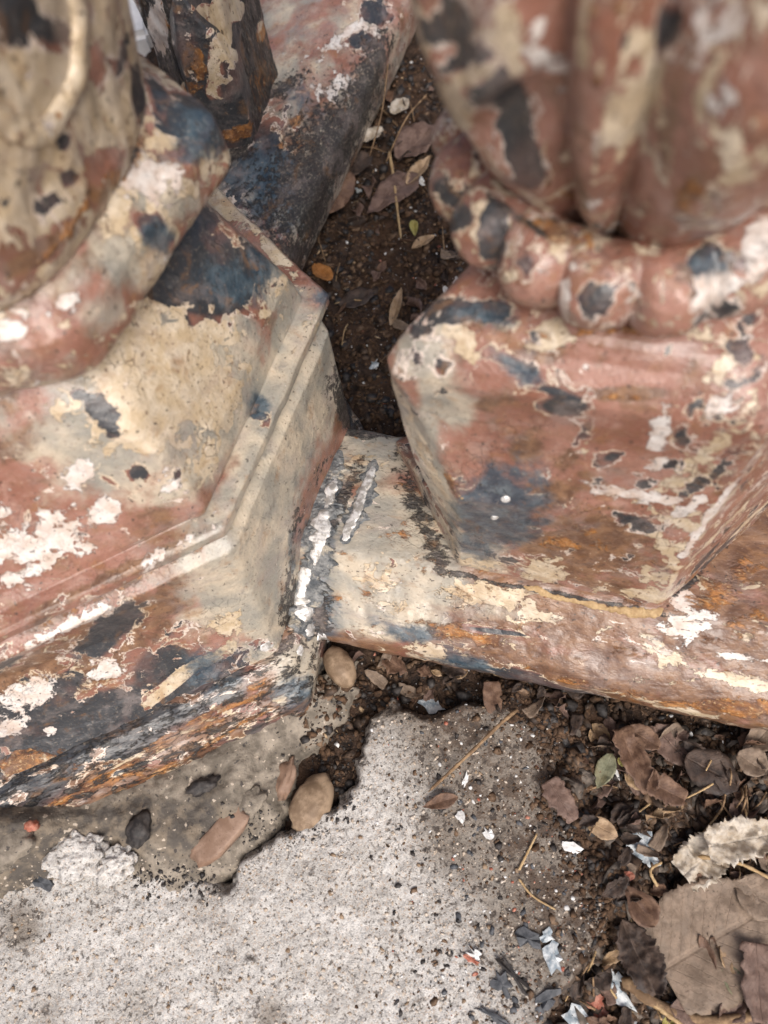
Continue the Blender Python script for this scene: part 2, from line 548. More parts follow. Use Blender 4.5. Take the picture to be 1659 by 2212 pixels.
# ------------------------------------------------------------------ CONCRETE SLAB with its broken edge
SLAB = [(-0.62, 0.075), (-0.40, 0.066), (-0.358, 0.063), (-0.343, 0.070), (-0.316, 0.080), (-0.282, 0.079), (-0.262, 0.056),
        (-0.251, 0.060), (-0.236, 0.058), (-0.226, 0.036), (-0.197, 0.026), (-0.180, 0.014), (-0.167, 0.036), (-0.121, 0.049), (-0.089, 0.058), (-0.072, 0.071), (-0.060, 0.100),
        (-0.049, 0.118), (-0.028, 0.124), (0.002, 0.108), (0.028, 0.112), (0.066, 0.110), (0.088, 0.087), (0.099, 0.062), (0.080, 0.034),
        (0.090, 0.012), (0.101, -0.024), (0.100, -0.052), (0.082, -0.076), (0.056, -0.096), (0.03, -0.116), (-0.02, -0.17), (-0.12, -0.30), (-0.62, -0.30)]

def poly_sdf(px, py, poly):
    P = np.array(poly)
    d = np.full(px.shape, 1e9)
    inside = np.zeros(px.shape, bool)
    n = len(P)
    for i in range(n):
        a = P[i]
        b = P[(i + 1) % n]
        e = b - a
        wx = px - a[0]
        wy = py - a[1]
        t = np.clip((wx * e[0] + wy * e[1]) / (e @ e), 0, 1)
        d = np.minimum(d, np.hypot(wx - t * e[0], wy - t * e[1]))
        c = ((a[1] <= py) & (b[1] > py)) | ((b[1] <= py) & (a[1] > py))
        with np.errstate(divide='ignore', invalid='ignore'):
            xi = a[0] + (py - a[1]) / (b[1] - a[1] + 1e-12) * e[0]
        inside ^= c & (px < xi)
    return np.where(inside, d, -d)

def sheet(name, poly, x0, x1, y0, y1, step, zfun, mat, dirtfun=None, wall=0.004, bottom=-0.035, edge_noise=0.006):
    xs = np.arange(x0, x1, step)
    ys = np.arange(y0, y1, step)
    XX, YY = np.meshgrid(xs, ys)
    px, py = XX.ravel(), YY.ravel()
    p3 = np.stack([px, py, np.zeros_like(px)], -1)
    s = poly_sdf(px, py, poly) + edge_noise * fbm(p3, 70, 4, 21, 0.65)
    top, p3z = zfun(px, py, s)
    # rounded, crumbling lip then a steep broken wall
    z = top - 0.010 * (1 - sstep(0.0, 0.007, s)) ** 2
    z = np.where(s < 0, z + (bottom - z) * sstep(0, wall, -s), z)
    keep = s > -wall - step
    f = grid_faces(len(ys), len(xs), False)
    f = f[keep[f].all(1)]
    used = np.unique(f)
    remap = np.full(len(px), -1)
    remap[used] = np.arange(len(used))
    v = np.stack([px, py, z], -1)[used]
    me = mesh_np(name, v, remap[f])
    if dirtfun is not None:
        a = me.attributes.new('dirt', 'FLOAT', 'POINT')
        a.data.foreach_set('value', dirtfun(px[used], py[used], s[used]).astype(np.float32))
    return me

def slab_z(px, py, s):
    p3 = np.stack([px, py, np.zeros_like(px)], -1)
    return 0.008 + 0.004 * fbm(p3, 11, 3, 5) + 0.0016 * fbm(p3, 190, 3, 8, 0.6), p3

def slab_dirt(px, py, s):
    # grime carried over from the soil side, and a stain or two
    t = at(1000, 1560, 0)[:2]
    d = sstep(-0.075, 0.075, px + 0.25 * (py - 0.0) - 0.0) * 0.88
    d = d + 0.28 * np.exp(-((px - at(960, 1830)[0]) ** 2 + (py - at(960, 1830)[1]) ** 2) / 0.0006)
    for (x, y, r, a) in ((1150, 1990, 0.03, 0.25), (960, 1590, 0.03, 0.15), (590, 2190, 0.014, 0.55), (60, 2010, 0.016, 0.5), (110, 2190, 0.018, 0.4),
                         (1000, 1770, 0.02, 0.2), (310, 2170, 0.02, 0.35), (440, 1960, 0.014, .3), (40, 1960, 0.03, .3), (230, 1930, .016, .25), (700, 1900, .02, .22), (520, 2060, .03, .16)):
        q = at(x, y)
        d = d + a * np.exp(-((px - q[0]) ** 2 + (py - q[1]) ** 2) / r ** 2)
    d = d + 0.55 * np.exp(-np.maximum(s, 0) / 0.006)
    return d

slab_me = sheet('concrete_slab', SLAB, -0.62, 0.13, -0.30, 0.15, 0.0016, slab_z, CONC, slab_dirt)
slab = link('concrete_slab', slab_me, CONC, kind='structure')

path_bm = bmesh.new()
vs = [path_bm.verts.new(c) for c in ((-3.2, 1.02, -0.05), (-0.155, 1.02, -0.05), (-0.155, 4.2, -0.05), (-3.2, 4.2, -0.05))]
top = bmesh.ops.extrude_face_region(path_bm, geom=[path_bm.faces.new(vs)])
for e in top['geom']:
    if isinstance(e, bmesh.types.BMVert):
        e.co.z = 0.025
bmesh.ops.recalc_face_normals(path_bm, faces=path_bm.faces[:])
bmesh.ops.bevel(path_bm, geom=path_bm.edges[:], offset=0.008, segments=2, affect='EDGES')
path_me = bpy.data.meshes.new('path')
path_bm.to_mesh(path_me)
link('path', path_me, PATHM, kind='structure')

# ------------------------------------------------------------------ painted iron: lofted castings
class Part:
    def __init__(self, name, V, F, base, streak=None, disp=0.0006, seed=1, parent=None, label=None):
        V = np.asarray(V, float)
        self.name, self.F, self.base, self.parent = name, F, base, parent
        nrm = self.normals(V, F)
        V = V + nrm * (disp * 2.2 * fbm(V, 45, 3, seed))[:, None] + nrm * (disp * 0.6 * fbm(V, 240, 2, seed + 5))[:, None]
        self.V = V
        self.N = self.normals(V, F)
        if streak is None:
            self.pc = V + seed * 0.37
        else:
            d = np.array(streak[0], float)
            d /= np.linalg.norm(d)
            self.pc = V - np.outer(V @ d, d) * (1 - streak[1]) + seed * 0.37
        self.L = np.zeros((len(V), 8))
        for k, v in base.items():
            self.L[:, LAY[k]] = v
        self.bvh = BVHTree.FromPolygons([tuple(x) for x in V.tolist()], F.tolist())
        PARTS.append(self)

    @staticmethod
    def normals(V, F):
        n = np.cross(V[F[:, 2]] - V[F[:, 0]], V[F[:, 3]] - V[F[:, 1]])
        N = np.zeros_like(V)
        for k in range(4):
            np.add.at(N, F[:, k], n)
        l = np.linalg.norm(N, axis=1)
        l[l == 0] = 1
        return N / l[:, None]

    def finish(self):
        me = mesh_np(self.name, self.V, self.F)
        for nm, sl in (('paint_a', self.L[:, :4]), ('paint_b', self.L[:, 4:])):
            a = me.attributes.new(nm, 'FLOAT_COLOR', 'POINT')
            a.data.foreach_set('color', np.ascontiguousarray(sl, np.float32).ravel())
        a = me.attributes.new('paint_coord', 'FLOAT_VECTOR', 'POINT')
        a.data.foreach_set('vector', np.ascontiguousarray(self.pc, np.float32).ravel())
        o = link(self.name, me, PAINT)
        if self.parent is not None:
            child(o, self.parent)
        return o

LAY = dict(brown=0, grey=1, cream=2, dark=3, white=4, rust=5, blue=6, soot_shade=7)
PARTS = []

def ring_poly(P, r, n_edge=44, n_corner=12):
    """closed loop through polygon P with rounded corners, same count for every level"""
    P = np.asarray(P, float)
    n = len(P)
    out = []
    r = np.broadcast_to(r, (n,))
    for i in range(n):
        a, b, c = P[i - 1], P[i], P[(i + 1) % n]
        d = P[(i + 2) % n]
        ri = min(r[i], 0.45 * np.linalg.norm(b - a), 0.45 * np.linalg.norm(c - b))
        p0 = b + (a - b) / np.linalg.norm(a - b) * ri
        p1 = b + (c - b) / np.linalg.norm(c - b) * ri
        for t in np.linspace(0, 1, n_corner, endpoint=False):
            out.append((1 - t) ** 2 * p0 + 2 * t * (1 - t) * b + t * t * p1)
        rj = min(r[(i + 1) % n], 0.45 * np.linalg.norm(c - b), 0.45 * np.linalg.norm(d - c))
        p2 = c + (b - c) / np.linalg.norm(b - c) * rj
        for t in np.linspace(0, 1, n_edge, endpoint=False):
            out.append(p1 + (p2 - p1) * t)
    return np.array(out)

def loft(levels, step=0.0018, n_edge=44, n_corner=12, caps=True):
    """levels: (z, polygon, corner radius[, circle centre, circle radius, blend])"""
    loops = []
    for lv in levels:
        z, P, r = lv[:3]
        q = ring_poly(P, r, n_edge, n_corner)
        if len(lv) > 3:
            c, R, bl = lv[3:]
            c = np.array(c)
            d = q - c
            d = d / np.linalg.norm(d, axis=1)[:, None] * R + c
            q = q * (1 - bl) + d * bl
        loops.append(np.c_[q, np.full(len(q), z)])
    rows = [loops[0]]
    for a, b in zip(loops[:-1], loops[1:]):
        k = max(1, int(np.ceil(np.max(np.linalg.norm(b - a, axis=1)) / step)))
        k = min(k, 120)
        for t in np.arange(1, k + 1) / k:
            rows.append(a + (b - a) * t)
    if caps:
        c0 = rows[0].mean(0)
        c1 = rows[-1].mean(0)
        rows = [c0 + (rows[0] - c0) * 0.02] + rows + [c1 + (rows[-1] - c1) * 0.02]
    V = np.concatenate(rows)
    return V, grid_faces(len(rows), len(rows[0]), True)

def hexa(c, s, off=0.0, over=None):
    P = [np.array([c[0] + s * math.cos(math.radians(a + off)), c[1] + s * math.sin(math.radians(a + off))]) for a in (-120, -60, 0, 60, 120, 180)]
    for k, v in (over or {}).items():
        P[k] = np.array(v[:2], float)
    return P

C = np.array([-0.20, 0.38])
post = empty('fence_post', (C[0], C[1], 0.0), 'large six sided cast iron post base with peeling cream, rose and black paint', 'post')

# plinth: hexagonal foot with worn, rust streaked rounded edges
lv = [(-0.03, hexa(C, 0.27, 0, {0: at(-150, 1930, .005), 1: at(672, 1548, .005), 2: (0.0, .372)}), 0.012),
      (0.012, hexa(C, 0.27, 0, {0: at(-150, 1925, .008), 1: at(672, 1546, .008), 2: (0.0, .372)}), 0.012),
      (0.030, hexa(C, 0.268, 0, {0: at(-150, 1890, .03), 1: at(668, 1512, .03), 2: (-0.001, .370)}), 0.013),
      (0.036, hexa(C, 0.266, 0, {0: at(-150, 1868, .036), 1: at(655, 1492, .036), 2: (-0.002, .368)}), 0.013),
      (0.041, hexa(C, 0.262, 0, {0: at(-150, 1850, .041), 1: at(640, 1476, .041), 2: (-0.004, .366)}), 0.013),
      (0.050, hexa(C, 0.250, 0, {0: at(-150, 1818, .05), 1: at(626, 1448, .05), 2: (-0.007, .360)}), 0.010),
      (0.056, hexa(C, 0.235, 0, {0: at(-150, 1790, .056), 1: at(606, 1420, .056), 2: (-0.010, .354)}), 0.008),
      (0.057, hexa(C, 0.18), 0.008)]
V, F = loft(lv, n_edge=70)
plinth = Part('plinth', V, F, dict(dark=.62, brown=1.15, rust=.15, cream=.0, soot_shade=.38), ((1, .13, 0), .42), 0.0014, 1, post)

# pedestal: sloped lower faces, a lipped ledge and a hollow flare above it
def ped(z, F1, F0, F2, s):
    return hexa(C, s, 0, {0: F0, 1: F1, 2: F2})
ledF, ledR = np.array([-0.103, 0.217]), np.array([-0.004, 0.386])
ledL = np.array([-0.305, 0.166])
def inset(d, up=0.0):
    c2 = np.array([-0.20, 0.375])
    return [p + (c2 - p) / np.linalg.norm(c2 - p) * d for p in (ledL, ledF, ledR)]
l0 = at(20, 1690, .053)
lv = [(0.052, ped(0, at(602, 1412, .055), at(-150, 1772, .055), (-0.011, .353), .215), 0.006),
      (0.075, ped(0, at(583, 1372, .075), at(-200, 1705, .075), (-0.010, .354), .214), 0.006),
      (0.130, ped(0, at(545, 1272, .13), at(-260, 1560, .13), (-0.009, .360), .212), 0.006),
      (0.176, ped(0, at(505, 1190, .176), ledL + (0.012, 0.0), (-0.009, .374), .206), 0.006),
      (0.184, hexa(C, .205, 0, dict(enumerate(inset(.010)))), 0.006),
      (0.190, hexa(C, .207, 0, dict(enumerate(inset(.004)))), 0.003),
      (0.194, hexa(C, .208, 0, dict(enumerate(inset(.000)))), 0.003),
      (0.2015, hexa(C, .208, 0, dict(enumerate(inset(.000)))), 0.003),
      (0.2040, hexa(C, .206, 0, dict(enumerate(inset(.003)))), 0.003),
      (0.2050, hexa(C, .199, 0, dict(enumerate(inset(.012)))), 0.004),
      (0.2055, hexa(C, .192, 0, dict(enumerate(inset(.018)))), 0.004),
      (0.212, hexa(C, .185, 0, {0: (-.296, .196), 1: (-.112, .226), 2: (-.024, .386)}), 0.004),
      (0.235, hexa(C, .172, 0, {0: (-.288, .218)}), 0.005),
      (0.262, hexa(C, .160, 0, {0: (-.284, .238)}), 0.007),
      (0.285, hexa(C, .149, 0, {0: (-.276, .25)}), 0.010),
      (0.302, hexa(C, .138), 0.03),
      (0.316, hexa(C, .124), 0.05)]
V, F = loft(lv, n_edge=56, n_corner=10)
ped_part = Part('pedestal', V, F, dict(cream=.17, dark=.15, brown=.38, white=.04), None, 0.0007, 2, post)

# rolled moulding under the column
lv = []
for z, r, bl in ((0.306, .120, .3), (0.314, .130, .25), (0.322, .143, .15), (0.328, .152, .1), (0.332, .1585, .06), (0.336, .162, .05), (0.340, .1635, .05), (0.358, .1635, .05), (0.3635, .162, .05), (0.367, .158, .06),
                 (0.380, .144, .15), (0.389, .1355, .3), (0.392, .133, .5), (0.3925, .12, .8)):
    q = .885 * r
    lv.append((z, hexa(C, r, 0, {0: C + q * np.array([-.5, -.866]), 1: C + q * np.array([.5, -.866])}), 0.013, C, r * .91, bl))
V, F = loft(lv)
mould = Part('moulding', V, F, dict(cream=.46, brown=.42, dark=.08, white=.16, grey=.3), None, 0.0011, 3, post)

# column shaft
lv = []
for z, r in ((0.380, .126), (0.388, .130), (0.394, .1325), (0.41, .1335), (0.44, .138), (0.48, .144), (0.55, .148), (0.72, .136), (0.95, .132)):
    lv.append((z, hexa(C, r * 1.045), 0.022, C, r, .4))
V, F = loft(lv, step=0.004)
column = Part('column', V, F, dict(cream=.74, dark=.12, brown=.12, white=.05), ((0, 0, 1), .6), 0.0018, 4, post)

# raised rounded panel on the shaft
def hit(x, y, parts=None):
    o, d = ray(x, y)
    best = None
    for p in (parts or PARTS):
        h = p.bvh.ray_cast(o, d)
        if h[0] is not None and (best is None or h[3] < best[1][3]):
            best = (p, h)
    return best

def oval_on(part, x, y, rx, ry, tube, name, base, seed, parent):
    cc = hit(x, y, [part])[1]
    up = Vector((0, 0, 1))
    n = cc[1]
    t = up.cross(n).normalized()
    K, T = 96, 14
    rows = []
    for i in range(K):
        a = 2 * math.pi * i / K
        ca, sa = math.cos(a), math.sin(a)
        q = cc[0] + t * (rx * math.copysign(abs(ca) ** 0.8, ca)) + up * (ry * math.copysign(abs(sa) ** 0.8, sa))
        h = part.bvh.find_nearest(q)
        b = h[0]
        nn = h[1]
        outd = (t * (ca / rx) + up * (sa / ry)).normalized()
        outd = (outd - nn * outd.dot(nn)).normalized()
        for j in range(T):
            u = 2 * math.pi * j / T
            rows.append(tuple(b + outd * (tube * math.cos(u)) + nn * (tube * 0.7 * math.sin(u))))
    V = np.array(rows)
    F = grid_faces(K + 1, T, True)
    F = F % (K * T)
    return Part(name, V, F, base, None, 0.0004, seed, parent)

# ------------------------------------------------------------------ front rail
def rail_part(name, prof, org_dir, nrm_dir, u0, u1, base, streak, seed, parent, step=0.002, ripple=0.0012):
    prof = np.array(prof, float)
    # round the profile by Chaikin
    for _ in range(2):
        q = []
        n = len(prof)
        for i in range(n):
            a, b = prof[i], prof[(i + 1) % n]
            q += [a * .75 + b * .25, a * .25 + b * .75]
        prof = np.array(q)
    seg = np.linalg.norm(np.roll(prof, -1, 0) - prof, axis=1)
    cum = np.r_[0, np.cumsum(seg)]
    nn = int(cum[-1] / step)
    tt = np.linspace(0, cum[-1], nn, endpoint=False)
    pp = np.r_[prof, prof[:1]]
    prof = np.stack([np.interp(tt, cum, pp[:, 0]), np.interp(tt, cum, pp[:, 1])], -1)
    us = np.arange(u0, u1, step)
    d = np.array(org_dir)
    m = np.array(nrm_dir)
    rows = []
    for i, u in enumerate(us):
        xy = np.outer(np.full(nn, u), d) + np.outer(prof[:, 0], m)
        rows.append(np.c_[xy, prof[:, 1]])
    c0 = rows[0].mean(0)
    c1 = rows[-1].mean(0)
    rows = [c0 + (rows[0] - c0) * .02] + rows + [c1 + (rows[-1] - c1) * .02]
    V = np.concatenate(rows)
    F = grid_faces(len(rows), nn, True)[:, ::-1]
    return Part(name, V, F, base, streak, ripple, seed, parent)

d1, n1 = np.array([.908, -.419]), np.array([.419, .908])
rail = empty('low_rail', (0.02, 0.25, 0.0), 'low rounded iron rail in front, welded to the post and carrying the bulbous baluster', 'rail')
prof = [(.150, .004), (.139, .012), (.1365, .024), (.139, .038), (.150, .050), (.170, .062), (.188, .0755), (.195, .082), (.205, .083), (.255, .081), (.304, .079), (.312, .074), (.314, .05), (.31, .004)]
railp = rail_part('rail_bar', prof, d1, n1, -.19, .50, dict(brown=.74, cream=.17, dark=.08, rust=.24, white=.04), ((.908, -.419, 0), .6), 5, rail)

# ------------------------------------------------------------------ rear rail and its bar
d2, n2 = np.array([.515, .857]), np.array([.857, -.515])
rear = empty('rear_rail', (0.0, 0.7, 0.0), 'iron rail running back behind the post, slate grey with a rose flaking edge', 'rail')
prof = [(-.334, .002), (-.326, .012), (-.3255, .05), (-.329, .062), (-.345, .070), (-.372, .082), (-.383, .088), (-.395, .0885), (-.46, .088), (-.50, .085), (-.53, .07), (-.535, .002)]
rearp = rail_part('rail_bar', prof, d2, n2, .40, 1.6, dict(grey=.45, brown=.36, dark=.30, cream=.02, rust=.08), ((.515, .857, 0), .7), 6, rear, 0.003)

bar = empty('iron_bar', (-0.05, 0.77, 0.088), 'thick black iron bar with cream flakes standing on the rear rail', 'bar')
Cb = np.array([-0.054, 0.766])
def barpoly(k=1.0, sh=(0, 0)):
    P = [(-0.118, 0.742), (-0.084, 0.712), (-0.041, 0.712), (-0.005, 0.800), (-0.035, 0.828), (-0.100, 0.806)]
    return [Cb + (np.array(p) - Cb) * k + np.array(sh) for p in P]
lv = [(0.07, barpoly(1.0), .004), (0.12, barpoly(.985), .004), (0.2, barpoly(.955), .005), (0.33, barpoly(.93), .005), (0.75, barpoly(.93), .005)]
V, F = loft(lv, step=0.003, n_edge=30, n_corner=6)
barp = Part('bar_shaft', V, F, dict(dark=1.0, cream=.1, soot_shade=.62, rust=.22), ((0, 0, 1), .35), 0.0016, 7, bar)
# chamfer stop: a proud tongue on the near face, pointed at its upper right
tg = []
n_t = np.array([-.02, -.9]); 
for z, x0, x1, dep in ((0.076, -.097, -.0405, .012), (0.10, -.097, -.037, .014), (0.135, -.097, -.036, .014), (0.170, -.097, -.0365, .013), (0.195, -.094, -.044, .011), (0.215, -.090, -.054, .007), (0.235, -.086, -.062, .001)):
    yb = 0.722
    tg.append((z, [(x0, yb), (x0 + .006, yb - .008 - dep), (x1 - .008, yb - .009 - dep), (x1, yb + .004), (x1 - .01, yb + .02), (x0 + .01, yb + .02)], .003))
V, F = loft(tg, step=0.003, n_edge=16, n_corner=5)
tongue = Part('chamfer_stop', V, F, dict(dark=.8, cream=.28, rust=.05), None, 0.001, 8, bar)

# rounded foot of another upright behind the bar
knob = empty('round_baluster', (-0.13, 0.90, 0.088), 'rounded pale grey and rose baluster foot glimpsed behind the black bar', 'baluster')
Ck = np.array([-0.088, 0.872])
lv = []
for z, r in ((0.075, .040), (0.09, .044), (0.12, .047), (0.15, .049), (0.19, .048), (0.23, .044), (0.27, .040), (0.30, .036), (0.5, .034)):
    lv.append((z, hexa(Ck, r), .02, Ck, r, .9))
V, F = loft(lv, step=0.004, n_edge=20, n_corner=6)
knobp = Part('baluster_foot', V, F, dict(dark=.40, white=.34, cream=.30, grey=.3), None, 0.002, 9, knob)

# ------------------------------------------------------------------ the bulbous baluster on the front rail
bal = empty('ornate_baluster', (0.16, 0.24, 0.08), 'ornate iron baluster, fluted bulb over a lobed collar on a six sided rose block', 'baluster')
Cr = np.array([0.165, 0.285])
B0 = [(.047, .201), (.184, .134), (.290, .190), (.285, .300), (.14, .350), (.022, .318)]
def btop(z, k=1.0):
    P = [at(853, 820, .30)[:2], at(1655, 945, .30)[:2], at(1730, 830, .30)[:2], at(1622, 716, .30)[:2], np.array([.10, .305]), at(833, 778, .30)[:2]]
    return [Cr + (p - Cr) * k for p in P]
def bmid(z, f, r, l, t):
    a, b = [np.array(q) for q in B0], btop(0)
    P = [x * (1 - t) + y * t for x, y in zip(a, b)]
    P[0], P[1], P[5] = at(*f, z)[:2], at(*r, z)[:2], at(*l, z)[:2]
    return P
lv = [(0.0785, B0, .004), (0.085, B0, .004), (0.14, bmid(.14, (993, 1150), (1464, 1238), (938, 1080), .2), .004), (0.20, bmid(.20, (993, 1080), (1530, 1130), (890, 985), .45), .004), (0.235, bmid(.235, (955, 985), (1572, 1068), (862, 900), .65), .005), (0.27, bmid(.27, (900, 890), (1616, 1004), (842, 825), .85), .005), (0.297, btop(0, 1.0), .004), (0.303, btop(0, 1.0), .004),
      (0.3075, btop(0, .985), .006), (0.3125, btop(0, .955), .009), (0.3175, btop(0, .915), .012), (0.322, btop(0, .87), .016), (0.326, btop(0, .82), .02, Cr, .115, .12),
      (0.3295, btop(0, .76), .02, Cr, .106, .3), (0.332, btop(0, .69), .02, Cr, .094, .6), (0.336, btop(0, .62), .02, Cr, .080, .8), (0.36, btop(0, .5), .02, Cr, .066, .9)]
V, F = loft(lv)
block = Part('block', V, F, dict(cream=.23, dark=.35, brown=.32, white=.06), None, 0.0007, 10, bal)

def lathe_lobes(prof, c, nl, amp, phase, N=420, sharp=0.7, flute=False):
    th = np.linspace(0, 2 * np.pi, N, endpoint=False)
    g = np.abs(np.sin(nl * (th - phase) / 2)) ** sharp
    if flute:                                    # broad swelling lobes with a slim rib between each pair
        ph = ((th - phase) / (2 * np.pi / nl) + .5) % 1 - .5
        t = np.abs(ph)
        lobe = 1 - (t / .37) ** 2.2
        u = np.clip((t - .37) / .13, 0, 1)
        rib = .62 * np.sin(u * np.pi / 2) ** .7
        g = np.where(t < .37, lobe, rib)
    rows = []
    for z, r, k in prof:
        rr = r * (1 - amp * k * (1 - g))
        rows.append(np.c_[c[0] + rr * np.cos(th), c[1] + rr * np.sin(th), np.full(N, z)])
    return np.concatenate(rows), grid_faces(len(rows), N, True)

def smooth_prof(pts, n):
    pts = np.array(pts, float)
    t = np.linspace(0, len(pts) - 1, n)
    i = np.clip(t.astype(int), 0, len(pts) - 2)
    f = t - i
    P = np.vstack([2 * pts[0] - pts[1], pts, 2 * pts[-1] - pts[-2]])
    p0, p1, p2, p3 = P[i], P[i + 1], P[i + 2], P[i + 3]
    f = f[:, None]
    return 0.5 * (2 * p1 + (p2 - p0) * f + (2 * p0 - 5 * p1 + 4 * p2 - p3) * f ** 2 + (3 * p1 - p0 - 3 * p2 + p3) * f ** 3)

Cq = np.array([0.160, 0.287])
prof = []
for a in np.linspace(-1.9, 2.3, 70):
    prof.append((0.364 + 0.020 * math.sin(a), 0.081 + 0.022 * math.cos(a), max(0, math.cos(a * .62)) ** .6))
V, F = lathe_lobes(prof, Cq, 17, .12, math.radians(-131.5), sharp=.6)
ringp = Part('lobed_collar', V, F, dict(cream=.34, dark=.27, brown=.20, white=.14), None, 0.0012, 11, bal)
pts = [(.340, .047, .2), (.352, .052, .6), (.365, .061, .9), (.382, .0735, 1), (.402, .087, 1), (.425, .100, 1), (.450, .1105, 1), (.475, .1175, 1), (.500, .1205, 1), (.525, .118, 1), (.55, .107, .9), (.58, .086, .7), (.61, .064, .3), (.65, .055, 0), (.9, .05, 0)]
V, F = lathe_lobes(smooth_prof(pts, 170), Cq, 6, .19, math.radians(-158), flute=True)
bulb = Part('fluted_bulb', V, F, dict(brown=.28, cream=.34, dark=.22, white=.20), ((0, 0, 1), .6), 0.0012, 12, bal)

def dent(p, x, y, rx, ry, ang, depth):
    co, no, _, dist = hit(x, y, [p])[1]
    no = np.array(no)
    up = np.array([0, 0, 1.0]) - no * no[2]
    up /= np.linalg.norm(up)
    sd = np.cross(up, no)
    ca, sa = math.cos(math.radians(ang)), math.sin(math.radians(ang))
    a, b = sd * ca + up * sa, -sd * sa + up * ca
    d = p.V - np.array(co)
    q = ((d @ a) / rx) ** 2 + ((d @ b) / ry) ** 2 + ((d @ no) / .03) ** 2
    p.V = p.V - no * (depth * np.exp(-q ** 1.6))[:, None]

dent(bulb, 1090, 290, .0115, .030, -28, .011)
dent(bulb, 960, 60, .010, .022, -10, .006)
panel = oval_on(column, 25, -35, 0.036, 0.052, 0.0052, 'oval_panel', dict(cream=.8, dark=.1, white=.25, brown=.3), 13, post)

# ------------------------------------------------------------------ where the paint has gone: patches as surveyed on each casting, plus shade painted along joints
def blob(layer, x, y, rx, ry=None, ang=0.0, amt=1.0, part=None, depth=1.0):
    ry = rx if ry is None else ry
    h = hit(x, y, [part] if part else None)
    if h is None:
        return
    p, (co, no, idx, dist) = h
    o, _ = ray(x, y)
    ca, sa = math.cos(math.radians(ang)), math.sin(math.radians(ang))
    ax = []
    for (dx, dy) in ((rx * ca, rx * sa), (-ry * sa, ry * ca)):
        w = []
        for sgn in (1, -1):
            _, d = ray(x + sgn * dx, y + sgn * dy)
            den = d.dot(no)
            lim = 2.2 * dist * math.hypot(dx, dy) / FPX
            t = (co - o).dot(no) / den if abs(den) > 1e-4 else 1e9
            v = (o + d * t) - co if 0 < t < 10 else (Vector(d) * 0)
            if v.length > lim or v.length < 1e-6:
                v = (v.normalized() * lim) if v.length > 0 else Vector(d).cross(no).normalized() * lim
            w.append(v * sgn)
        ax.append(np.array((w[0] + w[1]) / 2))
    a, b = ax
    la, lb = np.linalg.norm(a) + 1e-9, np.linalg.norm(b) + 1e-9
    G = np.array([a, b, np.array(no) * max(0.012, 0.5 * (la + lb)) * depth]).T
    try:
        q = (p.V - np.array(co)) @ np.linalg.inv(G).T
    except np.linalg.LinAlgError:
        return
    r = np.linalg.norm(q, axis=1)
    v = np.clip(1 - 0.5 * r, 0, 1)
    i = LAY[layer]
    if amt > 0:
        p.L[:, i] = np.maximum(p.L[:, i], amt * v)
        if amt >= .9 and layer in ('cream', 'dark', 'white'):
            keep = 1 - sstep(.42, .62, v)
            for j in dict(cream=(3, 4, 7), dark=(4, 5), white=(7,))[layer]:
                p.L[:, j] *= keep
    else:
        p.L[:, i] = p.L[:, i] + amt * sstep(0, .7, v)

def blobs(part, rows):
    for r in rows:
        blob(r[0], *r[1:], part=part) if not isinstance(r[-1], dict) else blob(r[0], *r[1:-1], part=part, **r[-1])

